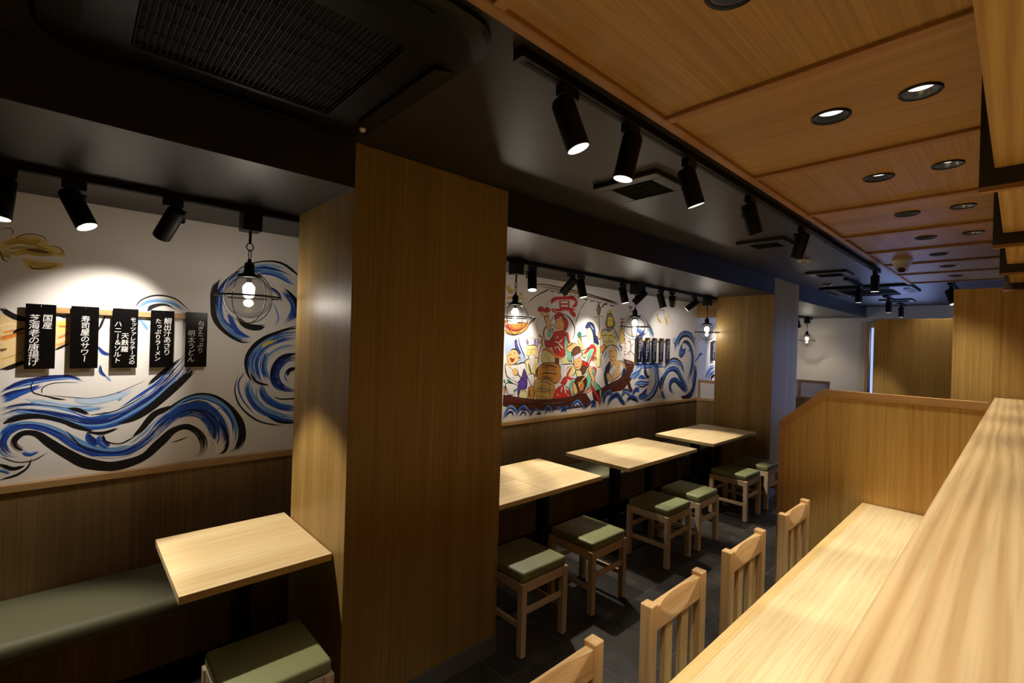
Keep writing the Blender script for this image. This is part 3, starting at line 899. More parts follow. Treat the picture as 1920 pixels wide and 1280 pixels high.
f U 4280,1774 4525,1781 4597,1706 4574,1641 4429,1654 4327,1686
b 78 4323,1818,23.4 4362,1844,31.5 4394,1808,23.7
b 78 4517,1837,32.4 4572,1796,32.8 4597,1734,24.7
b 78 4315,1776,18.7 4327,1740,18.7
b Y 4384,1808,23.7 4437,1779,31.9 4429,1724,31.9
b Y 4498,1812,24.2 4544,1733,24.4
l K 4289,1805,3.9 4332,1848,5.5 4382,1856,3.9
l K 4537,1863,4.9 4599,1803,6.6 4625,1719,5.0
f F 4234,1815 4273,1822 4288,1763 4238,1738
f O 4290,1645 4352,1688 4394,1650 4343,1611 4295,1586
b 78 4592,1752,40.5 4661,1708,51.3 4700,1739,31.0
b 78 4609,1676,40.6 4678,1630,51.4 4707,1600,20.7
b K 4619,1737,10.2 4687,1716,12.4 4649,1684,10.2 4704,1654,12.4 4666,1615,8.2
b GY 4325,1731,19.2 4400,1717,23.4 4476,1734,19.8
b KG 4423,1763,7.8 4477,1711,9.9 4526,1758,8.0
l N 4683,2032,5.0 4687,1995,8.4
l N 4644,1980,10.0 4726,1989,11.8
l N 4640,1942,9.9 4734,1950,11.8
l N 4637,1898,9.9 4736,1908,11.8
b GN 4682,1988,21.7 4680,1925,28.4 4672,1862,33.4
f G 4632,1848 4724,1864 4734,1718 4628,1716
l K 4634,1848,4.1 4627,1772,5.0 4632,1719,4.1
l R 4733,1752,7.3 4781,1757,9.4
l R 4756,1764,7.3 4752,1729,8.3 4776,1725,6.3
l R 4736,1701,7.3 4777,1706,8.4 4758,1678,8.4
l R 4761,1670,7.3 4739,1639,8.3
l R 4766,1655,7.3 4794,1639,8.4
l R 4741,1604,8.3 4782,1612,8.4
l R 4762,1592,7.3 4761,1553,8.4
l R 4743,1569,7.3 4791,1573,7.4
b Q 4850,1767,14.9 4886,1672,12.8 4856,1525,9.6
b Q 4884,1664,9.6 4956,1717,9.7
b Q 4872,1620,9.6 4805,1573,12.6
b Q 4875,1624,9.6 4964,1560,13.0
b Q 4865,1712,8.5 4803,1742,10.5
f W 4310,1531 4343,1612 4428,1667 4530,1675 4627,1630 4686,1537 4646,1476 4463,1477 4367,1385 4314,1457
b 9 4347,1530,29.0 4382,1575,33.1 4406,1605,13.7
l K 4342,1389,4.8 4313,1479,6.7 4321,1560,6.7 4404,1654,7.8 4530,1681,8.0 4624,1638,8.1 4690,1537,6.2
f F 4445,1583 4468,1636 4518,1661 4585,1629 4610,1576 4591,1522 4526,1498 4461,1530
l K 4472,1598,4.0 4501,1610,6.0 4521,1598,4.0
l K 4540,1610,4.0 4573,1618,6.1 4586,1603,4.0
l K 4498,1553,5.0 4537,1544,6.0 4582,1561,5.1
l N 4528,1591,4.0 4536,1568,6.0
l K 4445,1583,3.9 4461,1530,4.9 4527,1497,5.0
f F 4456,1493 4618,1501 4757,1475 4793,1396 4720,1349 4615,1305 4500,1263 4409,1298 4444,1357 4485,1424
f 2 4384,1418 4460,1493 4480,1447 4446,1357 4428,1298 4454,1203 4413,1204 4367,1329
f W 4465,1394 4529,1454 4585,1430 4550,1347 4513,1255 4472,1311
f W 4647,1414 4687,1461 4746,1420 4696,1350 4652,1358
f 2 4751,1412 4805,1348 4744,1280 4756,1174 4697,1211 4696,1289
l K 4474,1387,4.0 4516,1439,5.0 4533,1370,5.0 4498,1295,4.0
l K 4656,1414,4.1 4685,1367,5.2
l K 4618,1498,4.1 4713,1491,6.2 4792,1412,6.3
b K 4379,1389,7.8 4370,1329,9.7 4413,1216,7.8
f F 4406,1358 4482,1349 4511,1295 4467,1274 4415,1298
p M 2859,1204 3036,1170 3273,1134 3579,1120 3815,1131 3890,1138 4044,1156 4134,1067 4099,1016 3748,1012 3326,1030 3041,1052 2858,1110
p M 4160,1158 4315,1190 4451,1206 4455,1139 4356,1107 4310,1035 4187,1087
b MN 2868,1186,22.4 3130,1135,23.8 3527,1109,26.0 3799,1118,22.1
b MK 2870,1135,22.4 3132,1091,27.0 3528,1070,29.5 3858,1077,22.4
l K 2859,1206,6.0 3036,1171,7.0 3273,1136,7.4 3579,1122,7.9 3815,1133,7.4
p M 4313,1192 4530,1255 4768,1313 4834,1462 4729,1504 4930,1474 4956,1435 4919,1274 4747,1156 4481,1136 4349,1107
p M 4738,1522 4951,1477 4962,1417 4834,1285 4765,1271 4686,1227 4467,1153 4445,1207 4656,1290 4796,1349 4792,1419
b MN 4477,1205,29.7 4630,1260,30.6 4763,1318,25.1
b MN 4767,1490,25.1 4924,1457,28.0
l S 4738,1523,7.3 4951,1479,8.7 4962,1417,7.6
l O 4785,1420,5.2 4910,1441,6.4
l K 4792,1412,8.4 4938,1457,8.6
f M 4821,1269 4862,1276 4912,1186 4948,1137 4899,1122 4853,1189
b DBLK 2868,979,22.4 2899,1056,30.1 2950,1092,33.5 3007,1061,34.0 3036,1009,20.2
b KD 2885,987,10.5 2926,1035,19.7 2975,1037,18.4 2999,993,10.8
b DBLK 3021,984,23.2 3059,1055,34.4 3123,1084,34.9 3185,1040,35.4 3214,981,21.1
b KB 3062,984,11.0 3106,1027,19.0 3144,1017,15.9 3155,976,9.6
b KD 3202,975,16.2 3257,1038,27.8 3316,1037,28.2 3367,1006,13.4
b BD 3289,992,16.5 3338,998,21.7 3368,992,11.7
b DBLK 3367,1006,20.1 3416,1047,32.2 3477,1064,32.6 3526,1014,29.5 3538,974,13.9
b KB 3409,982,11.8 3458,1023,18.8 3506,995,12.1
b DBK 3532,1000,17.4 3594,1034,28.2 3659,1025,28.6 3694,980,12.6
b BD 3639,984,17.8 3703,1008,27.1 3738,969,12.7
b DBLK 3683,980,18.0 3736,1031,29.1 3793,1001,18.4
b DBLK 3798,990,26.0 3844,1059,40.2 3924,1086,40.9 3993,1035,39.7 4032,979,21.8
b LP 3851,1024,17.5 3915,1055,23.1 3961,1016,14.3
b KD 4018,984,16.3 4108,1034,29.5 4189,1059,30.0 4238,1025,15.2
b BD 4145,981,27.9 4190,1029,43.2 4228,986,15.1
b DB 3663,990,25.2 3702,1028,33.9 3746,991,20.6
b R 4143,1278,20.4 4158,1212,33.5 4233,1128,39.7 4300,1047,44.1 4291,989,21.1
l K 4125,1271,3.7 4137,1206,4.6 4209,1122,5.6 4244,1025,5.7
f T 4286,1162 4318,1183 4328,1045 4309,1065
b BDBL 4361,998,38.8 4391,1101,52.7 4474,1141,51.5 4553,1095,40.3
b DBKB 4431,982,39.3 4509,1071,59.9 4625,1107,61.2 4702,1048,58.0 4779,1000,46.2 4840,1024,27.6
b DBLD 4708,1063,41.4 4786,1141,58.9 4864,1117,59.7 4923,1070,38.8
b KDB 4814,1006,38.0 4902,1059,53.7 5003,1041,59.1 5102,991,40.1
b BDB 4936,1085,38.9 5027,1149,59.3 5124,1132,49.2
l K 4359,1039,5.8 4404,1134,8.8 4479,1154,8.9 4546,1119,8.0
l K 4522,1082,7.0 4624,1120,9.2 4707,1071,9.3 4778,1016,8.4
l K 4720,1086,8.3 4785,1154,10.5 4870,1133,10.7
b BLB 4966,1432,69.2 5259,1433,68.0 5718,1439,57.8
f L 4881,1303 4976,1390 5146,1430 5111,1335 4952,1267
b LBP 4903,1323,45.6 5039,1371,58.4 5147,1421,23.8
b BLD 4970,1211,23.1 5109,1229,52.1 5272,1212,53.6 5336,1249,12.3
b K 5048,1199,7.0 5176,1176,19.2 5305,1215,9.8
b BDL 5051,1281,18.7 5137,1301,52.3 5252,1265,19.4
b BLB 4995,1885,34.7 5091,1846,58.9 5221,1833,36.1
b DK 4964,1756,46.0 5078,1794,47.0 5204,1850,24.0
b LB 5266,1905,48.6 5327,1863,49.1 5376,1789,22.3
l K 5222,1960,9.6 5315,1916,13.5 5406,1799,10.0
b DB 5113,1734,35.5 5162,1578,47.7 5176,1473,47.9 5246,1384,24.2
b B 5275,1755,36.5 5298,1632,48.9 5299,1472,36.7
l K 5150,1508,14.3 5101,1387,15.4 4960,1258,9.2
l Y 5168,1473,7.2 5132,1387,9.5 5089,1310,5.9
b BLWBD 5326,1436,29.5 5428,1412,62.5 5485,1326,83.3 5508,1216,96.4 5445,1110,95.4 5331,1036,78.8 5201,1008,36.1
l Y 5382,1328,7.4 5355,1204,11.1 5277,1119,7.3
b KD 5087,1059,35.4 5197,1088,60.1 5275,1154,29.2
b DB 5072,1051,47.0 5183,1053,60.0 5313,1073,36.8
l K 5546,1324,17.9 5505,1420,19.0 5408,1471,18.7 5312,1441,14.7
b DK 5333,1303,32.0 5267,1296,43.8 5214,1368,55.4 5243,1442,26.6
b LW 5312,1383,24.5 5281,1348,29.3 5331,1329,14.8
b P 5376,1427,24.8 5413,1381,29.9
b K 5202,1004,16.9 5332,1014,19.7 5447,1074,17.6 5521,1143,12.7
b BLDK 5668,1363,26.0 5762,1461,45.0 5929,1505,59.8 6091,1460,61.4 6192,1366,42.5 6241,1292,11.4
b WL 5714,1357,18.4 5856,1448,26.9 6030,1427,22.1 6153,1348,11.3
b KDBLB 5624,1046,46.6 5633,1193,64.8 5699,1302,73.3 5860,1382,75.3 6024,1355,77.3 6128,1261,78.6 6267,1143,77.5 6385,1079,49.7
b W 5715,1171,13.1 5754,1291,26.4 5901,1334,29.8 6038,1283,22.1
b KBDB 5966,1042,35.6 5847,1128,67.1 5861,1208,69.9 5973,1235,68.5 6108,1169,75.6 6250,1085,68.7 6364,1070,37.9
b KD 5576,1104,38.5 5596,1222,56.6 5653,1308,33.8
b DB 5726,994,18.4 5650,1054,57.2 5628,1120,38.8
b B 5544,1042,25.5 5537,1024,17.9
b BLBD 5960,1619,32.8 5956,1686,60.0 6046,1798,88.5 6202,1860,87.9 6368,1846,78.5 6479,1769,53.3 6549,1618,12.0
b WP 6024,1677,19.3 6087,1774,27.8 6225,1817,31.3 6371,1796,26.2
b K 6016,1662,13.8 6059,1759,36.0 6154,1825,36.6 6307,1829,28.8 6437,1763,20.6 6512,1663,7.4
b BDBL 6131,1712,28.0 6219,1748,51.2 6323,1726,63.6 6406,1647,73.2 6455,1542,79.7 6448,1412,82.6 6384,1263,81.8 6257,1144,51.6
b K 6120,1727,19.6 6239,1758,39.9 6355,1716,34.9 6429,1612,26.5 6464,1502,11.8
f B 6067,1624 6126,1722 6159,1650 6239,1662 6203,1591 6126,1538 6056,1571
b WL 6097,1620,14.0 6138,1591,19.7
l K 6060,1571,12.5 6122,1538,15.4 6209,1591,11.4 6245,1660,7.1
b BL 6329,1641,34.7 6361,1622,23.3
b KDB 6531,1461,23.9 6549,1339,59.9 6522,1158,80.6 6441,1026,97.3 6277,980,77.7 6144,998,42.3
b BL 6500,1441,29.7 6513,1300,44.7 6453,1161,44.3
b K 6154,1002,36.7 6298,969,49.1 6464,1000,38.5
b K 6556,1400,15.0 6580,1278,21.1 6521,1108,23.9
b B 6498,1464,11.9 6603,1522,21.1 6688,1581,36.7 6790,1584,7.8
f 9 5872,1760 5910,1808 5954,1788 5953,1741 5912,1713
l K 5875,1765,8.1 5916,1718,9.5 5953,1733,6.8
b V 6497,1825,11.9 6531,1805,14.9 6500,1784,8.9
l K 6557,1735,4.5 6673,1809,4.6
b G 5459,2074,26.0 5500,2018,32.7 5578,1978,26.5
l Q 5530,2153,6.6 5614,2150,11.1 5628,2088,8.9
b GU 5657,2078,55.9 5712,2001,63.2 5680,1947,22.5
b GU 5749,2123,34.1 5769,2044,34.2
l 8 5786,2037,4.6 5902,1986,4.7
l K 5444,2073,6.5 5459,2082,9.7 5489,2079,5.4
b 8 4806,2150,15.4 4858,2125,29.2 4895,2164,13.7
b 8 4834,2102,13.6 4874,2068,15.6
l K 3436,2218,5.1 3454,2194,8.5 3491,2192,8.6 3516,2211,5.2
l K 3535,2212,5.2 3553,2188,8.7 3591,2186,8.8 3616,2205,5.3
l K 3634,2204,5.3 3652,2180,8.9 3692,2178,9.0 3718,2197,5.4
l K 3738,2198,5.4 3757,2173,9.1 3798,2171,9.2 3825,2191,5.5
l K 3845,2191,5.6 3865,2166,9.3 3907,2164,9.4 3935,2184,5.7
l K 3954,2183,5.7 3974,2158,9.5 4018,2155,9.6 4046,2176,5.8
l K 4068,2176,5.8 4089,2150,9.7 4134,2148,9.8 4163,2169,5.9
l K 4186,2169,6.0 4207,2143,10.0 4254,2140,10.1 4284,2161,6.1
l K 4305,2160,6.1 4327,2133,10.2 4375,2131,10.3 4406,2152,6.2
l K 4430,2152,6.2 4453,2125,10.5 4502,2123,10.6 4534,2144,6.4
"""
MURAL_FAR = """
b KBLB 6891,1186,39.6 6941,1303,59.8 7061,1380,64.9 7197,1405,49.6
b KBL 6979,1183,36.1 7023,1281,56.5 7217,1344,53.9
b K 7075,1179,32.5 7086,1239,52.9 7221,1273,41.5
l K 6884,1600,7.9 6893,1595,7.9
l K 6853,1489,7.9 6865,1485,7.9
"""
# ------------------------------------------------------------------ the setting
XW, XP, XPB = -3.16, -1.907, -2.56      # mural wall, pillar front, pillar back
Y0, Y1 = -2.6, 10.55                     # near and end walls
XR = 3.0
ZC, ZS, ZT = 2.50, 2.308, 0.96           # ceiling, soffit underside, top of wainscot

struct('floor', MB().box(XW - 0.1, XR + 0.1, Y0 - 0.1, Y1 + 0.1, -0.1, 0.0), SLATE, 'dark slate tile floor')
struct('ceiling', MB().box(XW - 0.1, -0.9, Y0 - 0.1, Y1 + 0.1, ZC, ZC + 0.1).box(-0.9, XR + 0.1, 7.1, Y1 + 0.1, ZC, ZC + 0.1)
       .box(0.62, XR + 0.1, Y0 - 0.1, 7.1, ZC, ZC + 0.1), BLACK_CEIL, 'black painted ceiling')
struct('wall_left', MB().box(XW - 0.1, XW, Y0 - 0.1, Y1 + 0.1, 0, ZC), WHITE_WALL, 'white wall that carries the painted mural')
mb = MB()
mb.box(XW - 0.1, -1.86, Y1, Y1 + 0.1, 0, ZC).box(-0.98, XR + 0.1, Y1, Y1 + 0.1, 0, ZC).box(-1.86, -0.98, Y1, Y1 + 0.1, 2.17, ZC)
struct('wall_back', mb, CREAM_WALL, 'cream wall at the far end of the room')
mb = MB()
mb.box(XR, XR + 0.1, Y0, 6.4, 0, ZC).box(XR, XR + 0.1, 8.5, Y1, 0, ZC).box(XR, XR + 0.1, 6.4, 8.5, 0, 0.35).box(XR, XR + 0.1, 6.4, 8.5, 2.35, ZC)
struct('wall_right', mb, CREAM_WALL, 'right-hand wall with the assumed window')
struct('wall_front', MB().box(XW, XR, Y0 - 0.1, Y0, 0, ZC), DARK_WALL, 'dark wall behind the camera')
struct('wall_light_block', MB().box(0.402, XR, 6.0, 6.06, 0, 2.02).box(1.0, XR, 6.0, 6.06, 2.02, ZC), DARK_WALL, 'added unseen wall that blocks the window daylight')  # added out of view, shaped to keep window daylight off the near room
struct('ceiling_soffit', MB().box(XW, XP - 0.002, Y0, Y1, ZS, ZC), BLACK_CEIL, 'black dropped beam along the mural wall')

# pillars
for k, (ya, yb) in enumerate(((0.856, 1.722), (5.825, 6.69))):
    p = struct('pillar', MB().box(XPB, XP, ya, yb, 0.095, ZC - 0.001, 0.0015, 1), WOOD_PILLAR,
               ['broad wood-veneered pillar in the foreground', 'wood-veneered pillar farther down the room'][k])
    MB().box(XPB - 0.004, XP + 0.004, ya - 0.004, yb + 0.004, 0.0, 0.0945).build('kickplate', KICK, p)

# wainscot, cap rail
struct('wall_left_wainscot', MB().box(XW, XW + 0.016, Y0, 8.38, 0, ZT - 0.034), WOOD_WAINSCOT, 'brown wood panelling under the mural')
struct('trim_1', MB().box(XW, XW + 0.03, Y0, 8.38, ZT - 0.034, ZT, 0.002, 1), WOOD_TRIM, 'pale wood rail along the foot of the mural')

# header between wall and far pillar
struct('trim_2', MB().box(XW, XPB - 0.002, 6.55, 6.60, 2.105, ZS), WOOD_TRIM_X, 'wood header between mural wall and far pillar')

# wood ceiling
joints = [0.72, 1.53, 2.345, 3.205, 4.005, 4.765, 5.525, 6.26, 7.085]
ys = [Y0] + [-0.9, -0.09] + joints
DOWN_Y = (-0.50, 0.27, 1.085, 1.912, 2.73, 3.55, 4.36, 5.15, 5.89, 6.655)  # entries before the nearest seen one are added to brighten the near shelf
mbx, mby = MB(), MB()


def plate(m, x0, x1, a, b, hy, hx, r=0.0465, c=0.07):
    """underside of one ceiling panel at ZC with round cut-outs at (hx, hy)"""
    up = Vector((0, 0, 0))
    m.box(x0, x1, a, b, ZC + 0.055, ZC + 0.075)
    if hy is None:
        m.rect((x0, a, ZC), (x1 - x0, 0, 0), (0, b - a, 0))
        return
    m.rect((x0, a, ZC), (x1 - x0, 0, 0), (0, hy - c - a, 0))
    m.rect((x0, hy + c, ZC), (x1 - x0, 0, 0), (0, b - hy - c, 0))
    x = x0
    for h in hx:
        m.rect((x, hy - c, ZC), (h - c - x, 0, 0), (0, 2 * c, 0))
        n = 32
        inner = [m.bm.verts.new((h + r * math.cos(2 * PI * i / n), hy + r * math.sin(2 * PI * i / n), ZC)) for i in range(n)]
        outer = []
        for i in range(n):
            u, v = math.cos(2 * PI * i / n), math.sin(2 * PI * i / n)
            k = c / max(abs(u), abs(v))
            outer.append(m.bm.verts.new((h + k * u, hy + k * v, ZC)))
        for i in range(n):
            j = (i + 1) % n
            m.bm.faces.new([inner[i], inner[j], outer[j], outer[i]])
        x = h + c
    m.rect((x, hy - c, ZC), (x1 - x, 0, 0), (0, 2 * c, 0))


for i, (a, b) in enumerate(zip(ys, ys[1:])):
    hy = next((y for y in DOWN_Y if a < y < b), None)
    plate(mby if i % 2 == 1 else mbx, -0.87, 0.62, a, b, hy, (-0.463, -0.226) if hy and hy < 4.8 else (-0.463,))
struct('ceiling_wood_panels', mby, WOOD_CEIL_Y, 'wood ceiling panels with grain along the room')
struct('ceiling_wood_panels_cross', mbx, WOOD_CEIL_X, 'wood ceiling panels with grain across the room')
mb = MB()
for y in ys[1:]:
    mb.box(-0.872, 0.62, y - 0.002, y + 0.036, ZC - 0.014, ZC + 0.001, 0.002, 1)
struct('trim_3', mb, WOOD_BATTEN, 'cross battens of the wood ceiling')
struct('trim_4', MB().box(-0.905, -0.870, Y0, 7.12, ZC - 0.016, ZC + 0.02, 0.002, 1), WOOD_BATTEN_Y, 'edge batten of the wood ceiling')

# glazed door at the end, assumed unseen window in the right wall
dr = MB()
dr.box(-1.905, -1.86, 10.50, 10.60, 0, 2.215, 0.003, 1).box(-0.98, -0.935, 10.50, 10.60, 0, 2.215, 0.003, 1).box(-1.86, -0.98, 10.50, 10.60, 2.17, 2.215)
d1 = struct('door_1', dr, WOOD_TRIM, 'glazed door in a wood frame at the far end')
MB().box(-1.858, -1.82, 10.53, 10.57, 0.0, 2.168).box(-1.02, -0.982, 10.53, 10.57, 0, 2.168).box(-1.82, -1.02, 10.53, 10.57, 2.12, 2.168).box(-1.82, -1.02, 10.53, 10.57, 0, 0.1).build('door_leaf', CHROME, d1)
MB().box(-1.82, -1.02, 10.546, 10.554, 0.1, 2.12).build('door_glass', GLASS, d1)
wf = MB()
for a, b in ((6.4, 6.46), (7.42, 7.48), (8.44, 8.5)):
    wf.box(XR - 0.02, XR + 0.06, a, b, 0.35, 2.35)
wf.box(XR - 0.02, XR + 0.06, 6.46, 8.44, 2.29, 2.35).box(XR - 0.02, XR + 0.06, 6.46, 8.44, 0.35, 0.41)
w1 = struct('assumed_window_1', wf, BLACK_METAL, 'assumed unseen window for the bluish daylight')  # assumed out of view, placed to let bluish daylight onto the far pillar
MB().box(XR + 0.015, XR + 0.022, 6.46, 7.42, 0.41, 2.29).box(XR + 0.015, XR + 0.022, 7.48, 8.44, 0.41, 2.29).build('window_glass', GLASS, w1)  # panes of the assumed window

# ------------------------------------------------------------------ mural
PAL = {'K': (22, 20, 22), 'B': (38, 84, 178), 'D': (26, 46, 122), 'L': (112, 160, 216), 'P': (186, 208, 236), 'W': (232, 230, 230),
       'O': (226, 142, 62), 'I': (244, 214, 160), 'Y': (240, 214, 92), 'G': (206, 176, 92), 'Q': (124, 96, 66), 'N': (96, 58, 34),
       'R': (196, 48, 40), 'F': (228, 184, 122), 'V': (84, 62, 146), 'T': (126, 200, 170), 'E': (30, 122, 84), 'M': (82, 34, 20),
       'C': (236, 208, 138), 'S': (190, 132, 62), 'U': (228, 220, 160), 'X': (184, 150, 88), '2': (34, 44, 92), '4': (148, 136, 100),
       '5': (234, 156, 140), '6': (226, 222, 218), '7': (212, 202, 222), '8': (128, 122, 134), '9': (170, 188, 220)}
PAPER = lin(234, 231, 229)
PAL = {k: lin(*v) for k, v in PAL.items()}


def spline(pts, n):
    """Catmull-Rom through points of any dimension -> n samples"""
    P = [tuple(2 * a - b for a, b in zip(pts[0], pts[1]))] + list(pts) + [tuple(2 * a - b for a, b in zip(pts[-1], pts[-2]))]
    out = []
    m = len(pts) - 1
    for i in range(n):
        t = m * i / (n - 1)
        k = min(int(t), m - 1)
        t -= k
        p0, p1, p2, p3 = P[k], P[k + 1], P[k + 2], P[k + 3]
        out.append(tuple(0.5 * (2 * b + (c - a) * t + (2 * a - 5 * b + 4 * c - d) * t * t + (3 * b - a - 3 * c + d) * t ** 3) for a, b, c, d in zip(p0, p1, p2, p3)))
    return out


def paint_mural(name, data, label, loc_y, ya, yb, ink=0.0):
    rnd = random.Random(len(data))
    V, F, Cc = [], [], []
    layer = [0.0014]
    # the white panel that carries the painting
    za, zb = ZT + 0.0005, ZS - 0.0005
    V += [(u, y, z) for u in (0.0002, 0.0012) for y, z in ((ya, za), (yb, za), (yb, zb), (ya, zb))]
    F += [(4, 5, 6, 7), (0, 3, 2, 1), (0, 1, 5, 4), (1, 2, 6, 5), (2, 3, 7, 6), (3, 0, 4, 7)]
    Cc += [PAPER] * 6

    def ribbon(pl, col, x):
        """pl: [(y, z, width)]"""
        base = len(V)
        n = len(pl)
        for i, (y, z, w) in enumerate(pl):
            a, b = pl[max(0, i - 1)], pl[min(n - 1, i + 1)]
            ty, tz = b[0] - a[0], b[1] - a[1]
            L = math.hypot(ty, tz) or 1e-6
            ny, nz = -tz / L, ty / L
            w = max(w, 0.0002)
            V.append((x, y + ny * w / 2, z + nz * w / 2))
            V.append((x, y - ny * w / 2, z - nz * w / 2))
        for i in range(n - 1):
            k = base + 2 * i
            F.append((k, k + 1, k + 3, k + 2))
            Cc.append(col)

    for ln in data.strip().splitlines():
        t = ln.split()
        kind, cols = t[0], t[1]
        pts = [tuple(float(v) / 1000 for v in q.split(',')) for q in t[2:]]
        layer[0] += 0.000004
        x = layer[0]
        if kind in 'fp':
            if kind == 'f':
                cl = pts[-2:] + pts + pts[:2]
                loop = spline(cl, (len(cl) - 1) * 6 + 1)[12:-13]
                pts = loop
            tri = tessellate_polygon([[Vector((0, y, z)) for y, z in pts]])
            base = len(V)
            for y, z in pts:
                V.append((x, y, z))
            for a in tri:
                F.append(tuple(base + i for i in a))
                Cc.append(PAL[cols[0]])
            if ink and cols[0] not in '9L':               # ink outline
                ol = pts + pts[:2]
                ph = rnd.uniform(0, 6.3)
                ribbon([(y, z, ink * (0.65 + 0.5 * math.sin(ph + i * 0.35))) for i, (y, z) in enumerate(ol)], PAL['K'], x + 0.0000015)
        elif kind == 'l':
            n = (len(pts) - 1) * 7 + 1
            sp = spline(pts, n)
            sp = [(y, z, w * min(1, 0.25 + 6 * min(i, n - 1 - i) / n)) for i, (y, z, w) in enumerate(sp)]
            ribbon(sp, PAL[cols[0]], x)
        else:
            n = (len(pts) - 1) * 8 + 1
            sp = spline(pts, n)
            wm = max(p[2] for p in pts)
            nb = int(max(5, min(26, wm / 0.0042)))
            order = list(range(nb))
            rnd.shuffle(order)
            core = len(set(cols)) == 1
            if core:                                  # solid body under the bristles
                m0, m1 = int(n * 0.05), n - int(n * 0.12)
                ribbon([(y, z, w * 0.72 * min(1, 0.35 + 5 * min(i, m1 - m0 - 1 - i) / n)) for i, (y, z, w) in enumerate(sp[m0:m1])], PAL[cols[0]], x)
            for b in order:
                layer[0] += 0.0000008
                v = (b + 0.5) / nb - 0.5
                c = cols[min(len(cols) - 1, max(0, int((v + 0.5) * len(cols) + rnd.uniform(-0.75, 0.75))))]
                col = PAL[c]
                g = rnd.uniform(0.82, 1.2)
                col = tuple(min(1, k * g) for k in col[:3]) + (1,)
                edge = abs(v) * 2
                i0 = int(n * rnd.uniform(0, 0.10 + 0.10 * edge))
                i1 = n - int(n * rnd.uniform(0, 0.16 + 0.12 * edge))
                if i1 - i0 < 4:
                    continue
                bw = rnd.uniform(0.8, 1.9) / nb
                ph = rnd.uniform(0, 6.3)
                pl = []
                for i in range(i0, i1):
                    y, z, w = sp[i]
                    a, q = sp[max(0, i - 1)], sp[min(n - 1, i + 1)]
                    ty, tz = q[0] - a[0], q[1] - a[1]
                    L = math.hypot(ty, tz) or 1e-6
                    o = (v + 0.02 * math.sin(ph + i * 0.5)) * w
                    tp = min(1.0, 0.12 + 7 * min(i - i0, i1 - 1 - i) / n)
                    pl.append((y - tz / L * o, z + ty / L * o, w * bw * tp))
                ribbon(pl, col, layer[0])
                if rnd.random() < 0.12 and not core:  # a streak of bare wall through wet paint
                    k0 = rnd.randint(0, len(pl) // 2)
                    k1 = min(len(pl), k0 + rnd.randint(5, 14))
                    if k1 - k0 > 3:
                        ribbon([(y, z, w * 0.4 * min(1, 0.2 + min(i, k1 - k0 - 1 - i) * 0.5)) for i, (y, z, w) in enumerate(pl[k0:k1])], PAL['W'] if rnd.random() < 0.6 else PAL['P'], layer[0] + 0.0000004)
    me = bpy.data.meshes.new(name)
    me.from_pydata([(x, y - loc_y, z) for x, y, z in V], [], F)
    at = me.color_attributes.new('paint', 'FLOAT_COLOR', 'CORNER')
    k = 0
    for p, c in zip(me.polygons, Cc):
        for li in p.loop_indices:
            at.data[li].color = c
    bm = bmesh.new()
    bm.from_mesh(me)
    for f in bm.faces:
        if f.normal.x < -0.5 and f.calc_center_median().x > 0.0013:
            f.normal_flip()
    bm.to_mesh(me)
    bm.free()
    me.materials.append(PAINT)
    o = bpy.data.objects.new(name, me)
    o.location = (XW, loc_y, 0)
    COL.objects.link(o)
    return tag(o, label, 'mural')


paint_mural('wave_mural', MURAL_NEAR, 'brush-painted mural of blue and black waves on the wall above the near bench', 0.4, -2.5, 1.5)
paint_mural('ship_mural', MURAL_MIDDLE, 'colourful brush-painted mural of a crowded wooden boat on blue waves', 4.0, 1.502, 6.545, 0.0085)
paint_mural('wave_mural', MURAL_FAR, 'small painted blue swirl on the wall beyond the far low partition', 7.1, 6.604, 8.375)

# ------------------------------------------------------------------ menu boards


def glyph_mesh(bm, ch, cx, cz, size, x, rot=False, bold=0.0):
    cu = bpy.data.curves.new('glyph', 'FONT')
    cu.body = ch
    cu.size = 1.0
    cu.offset = bold
    cu.resolution_u = 3
    cu.align_x = 'LEFT'
    ob = bpy.data.objects.new('glyph', cu)
    COL.objects.link(ob)
    dg = bpy.context.evaluated_depsgraph_get()
    dg.update()
    me = bpy.data.meshes.new_from_object(ob.evaluated_get(dg))
    bpy.data.objects.remove(ob)
    bpy.data.curves.remove(cu)
    if not me.vertices:
        return
    # em box of the fallback face: centre glyph by its em square
    ex, ey = 0.5, 0.38
    base = [bm.verts.new((0, 0, 0)) for _ in me.vertices]
    for v, n in zip(me.vertices, base):
        a, b = v.co.x - ex, v.co.y - ey
        if rot:
            a, b = b, -a
        a += b * 0.07
        n.co = Vector((x, cx + a * size, cz + b * size))
    for p in me.polygons:
        try:
            f = bm.faces.new([base[i] for i in p.vertices])
        except ValueError:
            pass
    bpy.data.meshes.remove(me)


SW, SH = 0.102, 0.303


